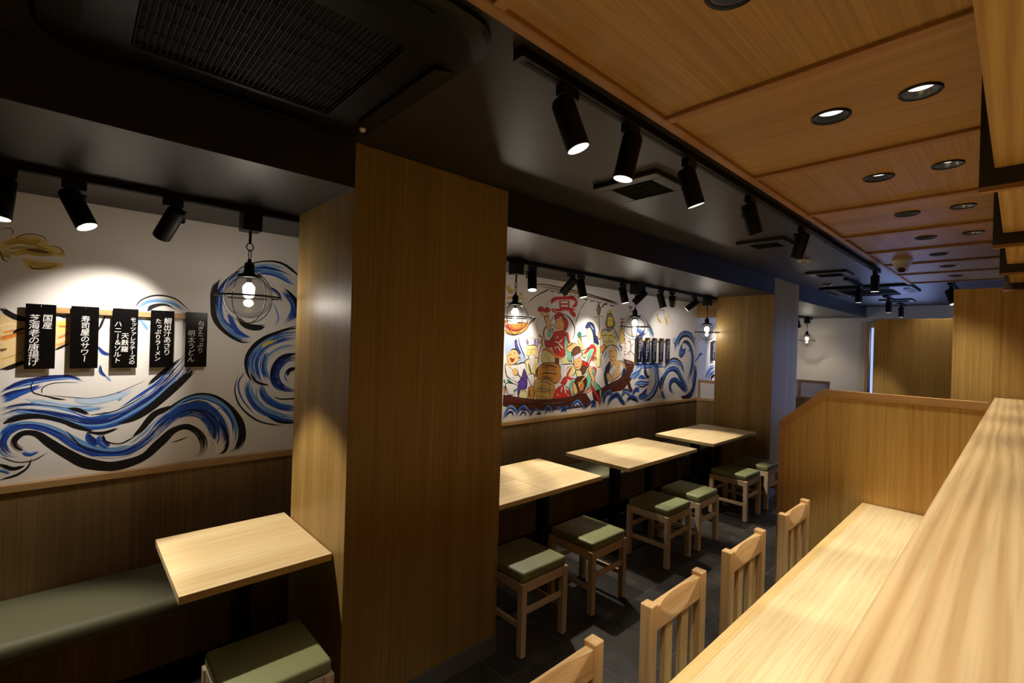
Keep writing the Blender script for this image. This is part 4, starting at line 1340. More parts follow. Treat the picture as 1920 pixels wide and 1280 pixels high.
def menu_board(y, ztop, cols, label, group, mat=SIGN_BLACK):
    t = thing('menu_board', label, 'sign', (XW + 0.026, y, ztop), group)
    MB().box(0, 0.006, 0, SW, -SH, 0, 0.0008, 1).build('board', mat, t)
    MB().cyl((0.006, SW / 2, -0.014), (0.012, SW / 2, -0.014), 0.0016, 8).cyl((0.0105, SW / 2, -0.014), (0.0105, SW / 2, -0.004), 0.0009, 6).build('hook', CHROME, t)
    bm = bmesh.new()
    for (fx, top, pitch, size, text) in cols:
        for i, ch in enumerate(text):
            if ch == ' ':
                continue
            cz = -top - pitch * (i + 0.5)
            cx = SW * fx + (random.random() - 0.5) * 0.0015
            small = ch in 'ッァっ'
            glyph_mesh(bm, ch, cx + (0.004 if small else 0), cz + (0.003 if small else 0), size, 0.0064, rot=(ch == 'ー'))
    me = bpy.data.meshes.new('lettering')
    bmesh.ops.recalc_face_normals(bm, faces=bm.faces)
    for f in bm.faces:
        if f.normal.x < 0:
            f.normal_flip()
    bm.to_mesh(me)
    bm.free()
    me.materials.append(SIGN_WHITE)
    o = bpy.data.objects.new('lettering', me)
    COL.objects.link(o)
    o.parent = t
    return t


def brush_board(y, ztop, label, group, seed, mat=SIGN_BLACK):
    """far boards: their writing is too small to read in the photo, so only brush marks"""
    r = random.Random(seed)
    t = thing('menu_board', label, 'sign', (XW + 0.026, y, ztop), group)
    MB().box(0, 0.006, 0, SW, -SH, 0, 0.0008, 1).build('board', mat, t)
    mb = MB()
    for c, (fx, z0, z1, s) in enumerate(((0.70, 0.03, 0.17, 0.014), (0.36, 0.055, 0.275, 0.021))):
        z = z0
        while z < z1:
            for k in range(4):
                a = r.choice((0, 0.1, PI / 2, PI / 2 + 0.2, 0.9, -0.8))
                l = s * r.uniform(0.3, 0.6)
                p = Vector((0.0064, SW * fx + r.uniform(-0.4, 0.4) * s, -z + r.uniform(-0.4, 0.4) * s))
                u = Vector((0, math.cos(a), math.sin(a))) * l
                v = Vector((0, -math.sin(a), math.cos(a))) * 0.0026
                mb.rect(p - u - v / 2, u * 2, v)
            z += s * 1.35
    mb.build('lettering', SIGN_WHITE, t)
    return t


g1 = 'black menu boards on the near rail'
ZB = 1.795
ys1 = [-0.152, 0.002, 0.156, 0.310, 0.464]
menu_board(ys1[0], ZB, [(0.73, 0.047, 0.034, 0.036, '国産'), (0.30, 0.049, 0.0342, 0.038, '芝海老の唐揚げ')], 'black menu board at the left end of the near rail, two columns of writing', g1)
menu_board(ys1[1], ZB, [(0.52, 0.045, 0.0325, 0.035, '寿司屋のサワー')], 'black menu board with one single column of white brush writing', g1)
menu_board(ys1[2], ZB, [(0.80, 0.043, 0.0243, 0.026, 'モッツァレラチーズの'), (0.50, 0.122, 0.034, 0.032, '天麩羅'), (0.22, 0.064, 0.0308, 0.032, 'ハニー＆ソルト')], 'black menu board with three columns of white writing, middle of the near rail', g1)
menu_board(ys1[3], ZB, [(0.72, 0.037, 0.0335, 0.036, '鯛出汁あさり'), (0.32, 0.042, 0.0285, 0.029, 'たっぷりラーメン')], 'black menu board between the three-column board and the right end board of the near rail', g1)
menu_board(ys1[4], ZB, [(0.70, 0.043, 0.0305, 0.031, 'ねぎたっぷり'), (0.28, 0.098, 0.0355, 0.036, '明太うどん')], 'black menu board at the right end of the near rail, nearest the pendant lamp', g1)
tag(MB().box(XW + 0.007, XW + 0.0245, -0.14, 0.566, 1.757, 1.784, 0.001, 1).build('menu_rail', WOOD_TRIM, None), 'pale wood strip on the near mural that holds five black menu boards', 'rail')
g2 = 'black menu boards on the far rail'
far_lab = ['far-rail black menu board at the left end, beside the painted boat stern', 'far-rail black menu board, second from the left end', 'middle board of the five black menu boards on the far rail',
           'far-rail black menu board, second from the right end', 'far-rail black menu board at the right end, nearest the tall painted wave']
for k, y in enumerate((4.985, 5.155, 5.322, 5.492, 5.655)):
    brush_board(y, 1.782, far_lab[k], g2, 11 + k)
tag(MB().box(XW + 0.007, XW + 0.0245, 5.0, 5.75, 1.742, 1.769, 0.001, 1).build('menu_rail', WOOD_TRIM, None), 'pale wood strip on the boat mural that holds five small black menu boards', 'rail')
brush_board(7.015, 1.79, 'glossy black menu board on the wall beyond the far low partition, reflecting blue daylight', None, 40)
tag(MB().box(XW + 0.007, XW + 0.0245, 7.03, 7.8, 1.75, 1.777, 0.001, 1).build('menu_rail', WOOD_TRIM, None), 'wood strip on the wall beyond the far low partition', 'rail')
# ------------------------------------------------------------------ benches
for k, (ya, yb, lab) in enumerate(((-2.55, 1.30, 'long olive upholstered bench under the wave mural beside the near table'),
                                   (1.32, 6.545, 'long olive upholstered bench under the boat mural behind the row of tables'))):
    b = thing('wall_bench', lab, 'bench', (XW + 0.017, ya, 0))
    L = yb - ya
    MB().box(0.0, 0.34, 0, L, 0, 0.10).build('plinth', VENT_DARK, b)
    MB().box(0.0, 0.40, 0, L, 0.10, 0.352, 0.002, 1).build('base', WOOD_WAINSCOT, b)
    MB().box(0.0, 0.476, 0, L, 0.353, 0.445, 0.034, 5).build('cushion', CUSHION_B, b, True)

# ------------------------------------------------------------------ tables
TZ = 0.745


def make_table(yc, w, label, group='wall tables along the bench'):
    t = thing('dining_table', label, 'table', (-2.33, yc, 0), group)
    MB().box(-0.315, 0.315, -w / 2, w / 2, TZ - 0.03, TZ, 0.002, 2).build('tabletop', WOOD_TABLE, t)
    MB().box(-0.035, 0.035, -0.035, 0.035, 0.012, TZ - 0.036, 0.002, 1).build('column', BLACK_METAL, t)
    MB().box(-0.2, 0.2, -0.2, 0.2, 0.0, 0.012, 0.003, 1).build('base_plate', BLACK_METAL, t)
    MB().box(-0.2, 0.2, -0.16, 0.16, TZ - 0.036, TZ - 0.0302).build('mounting_plate', BLACK_METAL, t)
    return t


make_table(0.577, 0.550, 'pale wood table against the left side of the foreground pillar', None)
tabs = [(1.972, 'first table beyond the foreground pillar, mostly hidden behind it'), (2.526, 'second table beyond the foreground pillar, joined to the one behind it'),
        (3.420, 'nearer half of the middle pair of joined tables'), (3.984, 'farther half of the middle pair of joined tables'),
        (4.880, 'nearer half of the pair of joined tables by the far pillar'), (5.425, 'table with its end against the far pillar')]
widths = [0.552, 0.552, 0.562, 0.562, 0.54, 0.546]
for (y, lab), w in zip(tabs, widths):
    make_table(y, w, lab)

# ------------------------------------------------------------------ stools


def make_stool(loc, label, group):
    t = thing('square_stool', label, 'stool', loc, group)
    a = 0.166
    MB().box(-0.178, 0.178, -0.178, 0.178, 0.398, 0.452, 0.015, 4).build('seat_cushion', CUSHION, t, True)
    for sx in (-1, 1):
        for sy in (-1, 1):
            lg = MB().box(sx * a - 0.019, sx * a + 0.019, sy * a - 0.019, sy * a + 0.019, 0.006, 0.396, 0.0025, 1).build('leg', WOOD_STOOL_Z, t)
            MB().cyl((sx * a, sy * a, 0), (sx * a, sy * a, 0.006), 0.014, 10).build('foot_pad', BLACK_PLASTIC, lg)
    for s in (-1, 1):
        MB().box(-a + 0.019, a - 0.019, s * a - 0.012, s * a + 0.012, 0.345, 0.396, 0.001, 1).build('apron', WOOD_STOOL_X, t)
        MB().box(s * a - 0.012, s * a + 0.012, -a + 0.019, a - 0.019, 0.345, 0.396, 0.001, 1).build('apron', WOOD_STOOL_Y, t)
        MB().box(s * a - 0.009, s * a + 0.009, -a + 0.019, a - 0.019, 0.225, 0.253, 0.001, 1).build('stretcher', WOOD_STOOL_Y, t)
        MB().box(-a + 0.019, a - 0.019, s * a - 0.009, s * a + 0.009, 0.150, 0.178, 0.001, 1).build('stretcher', WOOD_STOOL_X, t)
    return t


GS = 'square stools along the tables'
st0 = make_stool((-1.950, 0.585, 0), 'square olive stool beside the near table, left of the foreground pillar', GS)
for y, lab in ((1.962, 'square olive stool nearest the foreground pillar on its right side'), (2.568, 'square olive stool by the second table beyond the foreground pillar'),
               (3.498, 'nearer olive stool of the pair at the middle tables'), (3.998, 'farther olive stool of the pair at the middle tables'),
               (4.995, 'nearer olive stool of the far pair by the far pillar'), (5.552, 'farthest olive stool, just left of the chamfered partition')):
    copy_thing(st0, (-1.950 if y < 3 else -1.952, y, 0), lab)

# ------------------------------------------------------------------ counter, shelf, partition
c = thing('dining_counter', 'long pale wood dining counter below the high shelf', 'counter', (-0.37, -1.0, 0))
LC = 3.645 + 1.0
MB().box(-0.243, 0.258, 0, LC, TZ - 0.04, TZ).build('counter_top', WOOD_COUNTER, c)
MB().box(-0.282, -0.243, 0, LC, TZ - 0.04, TZ, 0.002, 1).build('edge_band', WOOD_BAND, c)
MB().box(0.20, 0.258, 0, LC, 0.0, TZ - 0.041).build('back_panel', WOOD_PART, c)
for y in (0.15, 1.5, 3.0, LC - 0.10):
    MB().box(-0.10, 0.20, y, y + 0.04, 0, TZ - 0.041).build('support', WOOD_PART, c)

s = thing('high_shelf', 'broad wood shelf top with bold grain in the right foreground', 'shelf', (0.2, -1.0, 0))
MB().box(-0.31, 0.40, 0, 4.64 + 1.0, 1.355, 1.40, 0.002, 1).build('shelf_top', WOOD_SHELF, s)
MB().box(-0.29, -0.17, 0, 4.62 + 1.0, 0.0, 1.354).build('shelf_wall', WOOD_PART, s)

pt = thing('counter_partition', 'wood partition panel with a chamfered corner at the end of the counter', 'partition', (-0.63, 3.65, 0))
out = [(-1.14, 0), (-1.14, 1.185), (-0.881, 1.43), (-0.112, 1.43), (-0.112, 0)]
inn = [(-1.098, 0.0), (-1.098, 1.167), (-0.866, 1.387), (-0.112, 1.387), (-0.112, 0)]
MB().prism([(x + 0.63, 0.003, z) for x, z in inn], (0, 0.034, 0)).build('panel', WOOD_PART, pt)
mb = MB()
o3 = [(x + 0.63, z) for x, z in out]
i3 = [(x + 0.63, z) for x, z in inn]
for k in range(3):
    mb.prism([(o3[k][0], 0, o3[k][1]), (o3[k + 1][0], 0, o3[k + 1][1]), (i3[k + 1][0], 0, i3[k + 1][1]), (i3[k][0], 0, i3[k][1])], (0, 0.04, 0))
mb.build('edge_trim', WOOD_PART_EDGE, pt)

for nm, lab, (xa, xb, y, z) in (('screen_panel', 'tall wood screen panel standing at the far end of the high shelf', (-0.335, 1.0, 4.70, 2.16)),
                                ('screen_panel', 'wide wood screen panel in front of the far end wall', (-1.018, 0.40, 6.0, 2.022))):
    t = thing(nm, lab, 'partition', ((xa + xb) / 2, y, 0))
    h = (xb - xa) / 2
    MB().box(-h, h, 0, 0.045, 0.06, z, 0.0015, 1).build('panel', WOOD_PART, t)
    MB().box(-h + 0.01, h - 0.01, 0.005, 0.04, 0, 0.06).build('plinth', KICK, t)

# low framed partitions
for lab, y, xb, posts in (('low partition with white panes between mural wall and far pillar', 6.555, XPB - 0.004, (-3.105, -2.58)),
                          ('low partition with white panes beyond the far pillar', 8.385, -1.945, (-3.105, -2.35, -1.96))):
    t = thing('low_partition', lab, 'partition', ((XW + xb) / 2, y, 0))
    cx = (XW + xb) / 2
    xa = XW + 0.032
    MB().box(xa - cx, xb - cx, 0, 0.045, 0, 0.926).build('base_panel', WOOD_WAINSCOT, t)
    MB().box(xa - cx, xb - cx, -0.012, 0.055, 0.927, 0.96, 0.002, 1).build('cap_rail', WOOD_TRIM_X, t)
    fr = MB()
    for p in posts:
        fr.box(p - 0.016 - cx, p + 0.016 - cx, 0.008, 0.038, 0.961, 1.19)
    fr.box(posts[0] - 0.016 - cx, posts[-1] + 0.016 - cx, 0.006, 0.040, 1.19, 1.222)
    f = fr.build('pane_frame', WOOD_TRIM_X, t)
    for p, q in zip(posts, posts[1:]):
        MB().box(p + 0.0162 - cx, q - 0.0162 - cx, 0.019, 0.025, 0.962, 1.189).build('pane', PANEL_WHITE, f)

# ------------------------------------------------------------------ chairs


def make_chair(loc, label, group):
    """slat-back wooden chair facing +x"""
    t = thing('slat_back_chair', label, 'chair', loc, group)
    hw = 0.186
    for s_ in (-1, 1):
        MB().box(-0.022, 0.022, s_ * hw - 0.022, s_ * hw + 0.022, 0.0, 0.799, 0.004, 2).build('leg', WOOD_CHAIR_Z, t)
        MB().box(0.368, 0.408, s_ * hw - 0.02, s_ * hw + 0.02, 0.0, 0.40, 0.003, 1).build('leg', WOOD_CHAIR_Z, t)
        MB().box(0.022, 0.368, s_ * hw - 0.012, s_ * hw + 0.012, 0.345, 0.40, 0.001, 1).build('apron', WOOD_CHAIR_X, t)
        MB().box(0.022, 0.368, s_ * hw - 0.009, s_ * hw + 0.009, 0.17, 0.198, 0.001, 1).build('stretcher', WOOD_CHAIR_X, t)
        MB().box(-0.010, 0.010, s_ * 0.060 - 0.026, s_ * 0.060 + 0.026, 0.40, 0.70, 0.002, 1).build('slat', WOOD_CHAIR_Z, t)
    for x in (0.0, 0.388):
        MB().box(x - 0.011, x + 0.011, -hw + 0.0222, hw - 0.0222, 0.345, 0.40, 0.001, 1).build('apron', WOOD_CHAIR_Y, t)
    MB().box(0.024, 0.412, -0.205, 0.205, 0.401, 0.452, 0.015, 3).build('seat_cushion', CUSHION, t, True)
    # top rail with a scooped front face
    ny, nz = 28, 10
    y0, y1, z0, z1 = -hw + 0.021, hw - 0.021, 0.700, 0.783
    bm = bmesh.new()
    G = {}
    for i in range(ny + 1):
        for j in range(nz + 1):
            y = y0 + (y1 - y0) * i / ny
            z = z0 + (z1 - z0) * j / nz
            dpt = max(0.0, 0.020 * (1 - (y / 0.145) ** 2) - 0.022 * (z1 - z) / (z1 - z0))
            G[i, j, 0] = bm.verts.new((0.016 - dpt, y, z))
            G[i, j, 1] = bm.verts.new((-0.013, y, z))
    for i in range(ny):
        for j in range(nz):
            bm.faces.new([G[i, j, 0], G[i + 1, j, 0], G[i + 1, j + 1, 0], G[i, j + 1, 0]])
            bm.faces.new([G[i, j, 1], G[i, j + 1, 1], G[i + 1, j + 1, 1], G[i + 1, j, 1]])
    for i in range(ny):
        for j in (0, nz):
            bm.faces.new([G[i, j, 0], G[i, j, 1], G[i + 1, j, 1], G[i + 1, j, 0]])
    for j in range(nz):
        for i in (0, ny):
            bm.faces.new([G[i, j, 0], G[i, j + 1, 0], G[i, j + 1, 1], G[i, j, 1]])
    m = MB()
    m.bm.free()
    m.bm = bm
    m.build('top_rail', WOOD_CHAIR_Y, t)
    return t


GC = 'slat-back chairs along the counter'
ch0 = make_chair((-0.855, 0.985, 0), 'nearest slat-back wooden chair, only its top rail showing at the bottom edge', GC)
for y, lab in ((1.666, 'second slat-back wooden chair along the counter, counted from the camera'), (2.315, 'third slat-back wooden chair along the counter, counted from the camera'),
               (3.030, 'slat-back wooden chair next to the chamfered partition')):
    copy_thing(ch0, (-0.853, y, 0), lab)

# ------------------------------------------------------------------ fascia above the high shelf
bys = [1.69, 2.60, 3.50, 4.40]
blab = ['nearest dark hanging baffle above the high shelf', 'second dark hanging baffle, behind the nearest one', 'third dark hanging baffle above the high shelf', 'farthest dark hanging baffle at the end of the wood ceiling']
for y, lab in zip(bys, blab):
    t = thing('hanging_baffle', lab, 'baffle', (0.25, y, 2.4845), 'dark baffles above the shelf')
    MB().box(-0.33, 0.37, 0, 0.022, -0.371, 0, 0.001, 1).build('panel', BAFFLE, t)
    MB().box(-0.33, 0.37, 0, 0.022, -0.383, -0.3712).build('lower_edge', WOOD_BATTEN, t)
ends = [-1.6] + bys
slab = ['nearest wood soffit board in the top right corner', 'second wood soffit board, between the first two baffles', 'third wood soffit board above the shelf', 'farthest wood soffit board before the last baffle']
for (a, b), lab in zip(zip(ends, ends[1:]), slab):
    o = MB().box(-0.302, 0.36, 0, b - a - 0.026, -0.03, 0, 0.001, 1).build('soffit_board', WOOD_SOFFIT)
    o.location = (0.25, a + 0.024, 2.156 + 0.03)
    tag(o, lab, 'ceiling board', 'wood soffit boards above the shelf')

# ------------------------------------------------------------------ downlights


def downlight(x, y, black, label, power, face, deg=64):
    t = thing('recessed_downlight', label, 'downlight', (x, y, ZC), 'recessed ceiling downlights')
    k = 1.13 if black else 1.04
    MB().lathe([(0.043 * k, -0.001), (0.045 * k, -0.006), (0.050 * k, -0.0075), (0.053 * k, -0.004), (0.053 * k, 0.0)], n=40).build('trim_ring', BLACK_PLASTIC, t)
    MB().lathe([(0.0435 * k, -0.003), (0.041 * k, 0.008), (0.034 * k, 0.018)], n=40).build('reflector', VENT_DARK if black else DOWN_REFL, t)
    MB().lathe([(0.0, 0.0), (0.0345 * k, 0.0)], (0, 0, 0.0175), n=32).build('lamp_face', face, t)
    spot_light(t, (0, 0, -0.010), (0, 0, -1), power, deg, 0.9, 0.02)
    return t


far_words = ['', '', 'nearest', 'second', 'third', 'fourth', 'fifth', 'sixth', 'seventh', 'eighth']
for i, y in enumerate(DOWN_Y):
    downlight(-0.463, y, True, (far_words[i] + ' black-lined downlight along the wood ceiling, counted from the camera' if i > 1 else 'black-lined downlight ' + ('added unseen above the camera', 'added unseen behind the camera')[1 - i]), P_DOWN * (0.85 if y < 1.5 else 1 if y < 4 else 0.6 if y < 5 else 0.4), LAMP_DIM, 84 if y < 1.5 else 62 if y < 4 else 76)
    if y < 4.8:
        downlight(-0.226, y, False, (far_words[i] + ' silver-lined downlight beside the row of black-lined ones, counted from the camera' if i > 1 else 'silver-lined downlight ' + ('added unseen above the camera', 'added unseen behind the camera')[1 - i]), P_DOWN * 0.8, LAMP_DIM)

# ------------------------------------------------------------------ track lighting


def track(name, loc, length, label, group=None):
    """ceiling lighting track running along y, hanging from loc"""
    t = thing(name, label, 'lighting track', loc, group)
    MB().box(-0.017, 0.017, 0, length, -0.030, 0, 0.0015, 1).build('rail', BLACK_METAL, t)
    MB().box(-0.019, 0.019, -0.012, 0.0, -0.032, 0).build('end_cap', BLACK_PLASTIC, t)
    MB().box(-0.019, 0.019, length, length + 0.012, -0.032, 0).build('end_cap', BLACK_PLASTIC, t)
    MB().box(-0.006, 0.006, 0.02, length - 0.02, -0.0312, -0.0302).build('slot', VENT_DARK, t)
    return t


def spotlight(loc, target, label, group, power, deg=38, r=0.036, blen=0.155, blend=0.45, wall=False):
    """cylinder spot on a bracket; loc is the underside of the track"""
    t = thing('track_spotlight', label, 'spotlight', loc, group)
    loc = Vector(loc)
    piv = Vector((0, 0, -0.085))
    d = (Vector(target) - loc - piv).normalized()
    side = d.cross(Vector((0, 0, 1)))
    if side.length < 0.05:
        side = Vector((0, 1, 0))
    side.normalize()
    if (side.dot(Vector((0.68, 0.73, 0))) > 0) != wall:
        side = -side
    MB().box(-0.016, 0.016, -0.038, 0.038, -0.034, -0.0005, 0.002, 1).build('adapter', BLACK_PLASTIC, t)
    w = side * (r + 0.008)
    arm = MB()
    arm.cyl((0, 0, -0.034), (0, 0, -0.042), 0.013, 14)
    up = Vector((0, 0, 1))
    h = up.cross(side).normalized()
    arm.obox(Vector((0, 0, -0.045)) + w / 2, w / 2 + side * 0.011, h * 0.009, up * 0.003)
    arm.obox(Vector((0, 0, -0.045)) / 2 + (piv + Vector((0, 0, -0.012))) / 2 + w, side * 0.0025, h * 0.009, up * 0.027)
    arm.cyl(piv + w * 0.9, piv + w * 1.12, 0.010, 14)
    arm.build('bracket', BLACK_METAL, t)
    a0, a1 = -0.045, blen - 0.045
    b = MB().lathe([(0.0, a0 - 0.004), (r * 0.86, a0 - 0.004), (r, a0 + 0.008), (r, a1), (r * 0.93, a1), (r * 0.90, a1 - 0.02)], piv, d, 32)
    b.build('housing', BLACK_METAL, t)
    MB().lathe([(r * 0.925, a1 - 0.0005), (r * 0.90, a1 - 0.016), (r * 0.86, a1 - 0.0165), (r * 0.78, a1 - 0.026)], piv, d, 32).build('reflector', REFLECTOR, t)
    MB().lathe([(0, 0), (r * 0.78, 0)], piv + d * (a1 - 0.0255), d, 28).build('lamp_face', LAMP_ON, t)
    spot_light(t, piv + d * (a1 + 0.004), d, power, deg, blend, r * 0.55)
    return t


XT = -2.60
tr1 = track('lighting_track', (XT, -1.2, ZS), 2.5, 'black lighting track above the near bench and wave mural')
tr2 = track('lighting_track', (XT, 1.6, ZS), 4.55, 'black lighting track in front of the boat mural')
tr3 = track('lighting_track', (-2.72, 8.9, ZS), 1.45, 'black lighting track beyond the far pillar')
track('lighting_track', (XT, 6.75, ZS), 1.5, 'black lighting track added unseen behind the far pillar')  # added out of sight for the extra far-bay lamps
tr4 = track('lighting_track', (-0.962, 0.90, ZC), 3.12, 'black lighting track beside the edge of the wood ceiling', 'ceiling tracks')
tr5 = track('lighting_track', (-0.970, 4.04, ZC), 1.80, 'black lighting track continuing past the smoke detector', 'ceiling tracks')
tr6 = track('lighting_track', (-1.325, 6.25, ZC), 0.75, 'short black lighting track in front of the far air conditioner', 'ceiling tracks')
tr7 = track('lighting_track', (-1.325, 8.45, ZC), 0.62, 'short black lighting track beyond the far air conditioner', 'ceiling tracks')
tr8 = track('lighting_track', (-1.335, 9.65, ZC), 0.6, 'short black lighting track nearest the far end wall', 'ceiling tracks')
tr9 = track('lighting_track', (-0.55, 7.2, ZC), 0.9, 'short black lighting track past the end of the wood ceiling', 'ceiling tracks')

GW = 'spotlights along the mural wall'
ZW = ZS - 0.031
T = 0.745
spotlight((XT, -0.195, ZW), (-2.35, -0.32, 0.44), 'black spotlight cut by the left edge of the photo', GW, P_TABLE * 0.55, 60)
spotlight((XT, 0.0, ZW), (-2.15, 0.62, T), 'lit black spotlight left of the near pendant, tilted down to the table', GW, P_TABLE * 0.85, 48)
spotlight((XT, 0.325, ZW), (XW, 0.10, 1.62), 'black spotlight turned to the wall above the menu boards', GW, P_WALL, 66, blend=0.9, wall=True)
spotlight((XT, 2.62, ZW), (-2.26, 2.36, T), 'upright black spotlight right of the first boat-mural pendant', GW, P_TABLE, 50)
spotlight((XT, 3.09, ZW), (XW, 2.98, 1.62), 'left one of two close black spotlights above the red painted writing, turned to the wall', GW, P_WALL, 62, blend=0.9, wall=True)
spotlight((XT, 3.22, ZW), (-2.28, 3.35, T), 'right one of two close black spotlights above the red painted writing, pointing down', GW, P_TABLE * 0.6, 52)
spotlight((XT, 3.86, ZW), (-2.28, 3.98, T), 'black spotlight partly behind the middle pendant cord', GW, P_TABLE * 0.65, 52)
spotlight((XT, 4.20, ZW), (XW, 4.0, 1.6), 'black spotlight just right of the middle pendant, turned to the wall', GW, P_WALL, 62, blend=0.9, wall=True)
spotlight((XT, 4.56, ZW), (-2.28, 4.80, T), 'black spotlight with lit rim above the far menu boards', GW, P_TABLE, 46)
spotlight((XT, 4.80, ZW), (XW, 6.0, 1.6), 'black spotlight above the far menu boards, next to the strongly tilted one', GW, P_WALL, 60, blend=0.9, wall=True)
spotlight((XT, 5.32, ZW), (XW, 5.0, 1.65), 'strongly tilted black spotlight beside the wood header', GW, P_WALL, 60, blend=0.9, wall=True)
spotlight((XT, 7.1, ZW), (XW, 7.3, 1.6), 'black spotlight added unseen behind the far pillar, turned to the wall', GW, P_WALL, 70, blend=0.9, wall=True)  # added out of sight to brighten the far bay wall
spotlight((-2.72, 9.5, ZW), (-2.5, 10.5, 0.5), 'tilted black spotlight by the farthest pendant', None, P_WALL * 0.6, 90, blend=1.0)

GA = 'spotlights on the ceiling tracks'
ZA = ZC - 0.031
spotlight((-0.962, 1.10, ZA), (-0.50, 1.50, T), 'nearest bright black spotlight on the ceiling track by the wood ceiling', GA, P_AISLE, 36)
spotlight((-0.962, 1.445, ZA), (-1.32, 1.12, 0), 'second black spotlight on the ceiling track, hanging almost straight down', GA, P_AISLE * 0.5, 34, blend=0.8)
spotlight((-0.962, 1.885, ZA), (-0.62, 2.35, T), 'third black spotlight on the ceiling track, right of the nearest ceiling vent', GA, P_AISLE, 36)
spotlight((-0.962, 2.55, ZA), (-0.70, 3.12, T), 'fourth black spotlight on the ceiling track, tilted towards the counter', GA, P_AISLE, 36)
spotlight((-0.962, 3.40, ZA), (-1.85, 4.15, 0), 'fifth black spotlight on the ceiling track, just before the smoke detector', GA, P_AISLE * 0.15, 26)
spotlight((-0.970, 5.70, ZA), (-0.99, 5.72, 0), 'black spotlight hanging straight down left of the dome camera', GA, P_AISLE * 0.7, 44)
spotlight((-1.325, 6.88, ZA), (-1.32, 6.95, 0), 'black spotlight hanging straight down in front of the far air conditioner', GA, P_AISLE, 50)
spotlight((-1.325, 8.78, ZA), (-1.33, 8.82, 0), 'left one of two small far black spotlights before the end wall', GA, P_AISLE * 0.5, 44)
spotlight((-1.335, 9.93, ZA), (-1.25, 10.0, 0), 'right one of two small far black spotlights before the end wall', GA, P_AISLE * 0.5, 44)
spotlight((-0.55, 7.40, ZA), (-0.2, 7.2, 1.2), 'tilted black spotlight above the tall screen panel', GA, P_AISLE * 0.5, 40, 0.048, 0.17)

# ------------------------------------------------------------------ pendants


def pendant(x, y, label):
    """clear globe in a black cage; origin at the globe centre"""
    zc = 1.868
    t = thing('globe_pendant', label, 'pendant lamp', (x, y, zc), 'caged globe pendants')
    top = ZS - 0.031 - zc
    MB().box(-0.042, 0.042, -0.042, 0.042, top - 0.088, top - 0.0035, 0.002, 1).box(-0.042, -0.0205, -0.042, 0.042, top - 0.004, top + 0.0305).box(0.0205, 0.042, -0.042, 0.042, top - 0.004, top + 0.0305).build('canopy_box', BLACK_PLASTIC, t)
    MB().cyl((0, 0, 0.262), (0, 0, top - 0.088), 0.0065, 12).build('stem', BLACK_METAL, t)
    MB().torus((0, 0, 0.244), (1, 0.45, 0), 0.0185, 0.0026, 28, 8).build('hanging_ring', BLACK_METAL, t)
    k = MB()
    a = [Vector((0, 0.006 * math.cos(u), 0.209 + 0.018 * math.sin(u) + (0.006 if math.sin(u) > 0 else -0.006))) for u in [2 * PI * i / 20 for i in range(20)]]
    for p, q in zip(a, a[1:] + a[:1]):
        k.cyl(p, q, 0.002, 6)
    k.build('chain_link', BLACK_METAL, t)
    MB().lathe([(0.0, 0.186), (0.007, 0.186), (0.009, 0.172), (0.022, 0.162), (0.024, 0.120), (0.030, 0.112), (0.050, 0.108), (0.053, 0.094), (0.048, 0.092), (0.0, 0.092)], n=28).cyl((-0.024, 0, 0.145), (-0.036, 0, 0.147), 0.006, 10).build('socket_cap', BLACK_METAL, t)
    n = 28
    prof = [(0.106 * math.sin(u), 0.106 * math.cos(u)) for u in [0.42 + (PI - 0.42) * i / n for i in range(n)]] + [(0.0, -0.106)]
    g = MB().lathe(prof, n=48)
    g.build('glass_globe', GLOBE, t)
    MB().torus((0, 0, 0), (0, 0, 1), 0.143, 0.0042, 56, 8).build('cage_band', BLACK_METAL, t)
    for ang in (0.35, 0.35 + PI / 2):
        hp = MB()
        pts = [Vector((0.129 * math.sin(u) * math.cos(ang), 0.129 * math.sin(u) * math.sin(ang), 0.129 * math.cos(u))) for u in [0.4 + (2 * PI - 0.8) * i / 48 for i in range(49)]]
        for p, q in zip(pts, pts[1:]):
            hp.cyl(p, q, 0.0022, 6)
        e = Vector((math.cos(ang), math.sin(ang), 0))
        hp.cyl(e * 0.128, e * 0.149, 0.0035, 8).cyl(-e * 0.128, -e * 0.149, 0.0035, 8)
        hp.build('cage_hoop', BLACK_METAL, t)
    MB().lathe([(0.013, 0.092), (0.013, 0.075), (0.016, 0.068)], n=20, cap1=True).build('bulb_base', CHROME, t)
    b = MB().lathe([(0.012, 0.068)] + [(0.027 * math.sin(u), 0.040 + 0.027 * math.cos(u)) for u in [0.5 + (PI - 0.5) * i / 14 for i in range(14)]] + [(0.0, 0.013)], n=24)
    b.build('bulb', BULB, t)
    l = bpy.data.lights.new('bulb_light', 'POINT')
    l.energy, l.color, l.shadow_soft_size = P_PEND, LAMP, 0.03
    o = bpy.data.objects.new('bulb_light', l)
    o.location = (0, 0, -0.02)
    COL.objects.link(o)
    o.parent = t
    return t


for x, y, lab in ((XT, 0.640, 'large caged glass globe pendant left of the foreground pillar'), (XT, 2.45, 'caged glass globe pendant half hidden by the right edge of the foreground pillar'),
                  (XT, 4.077, 'caged glass globe pendant in the middle of the boat mural'), (XT, 5.66, 'caged glass globe pendant in front of the far pillar'),
                  (XT, 7.75, 'caged glass globe pendant added unseen behind the far pillar'), (-2.72, 10.085, 'farthest caged glass globe pendant, beyond the far pillar')):  # the pendant behind the pillar is added to brighten the far bay
    pendant(x, y, lab)

# ------------------------------------------------------------------ air conditioners, vents, detector, camera


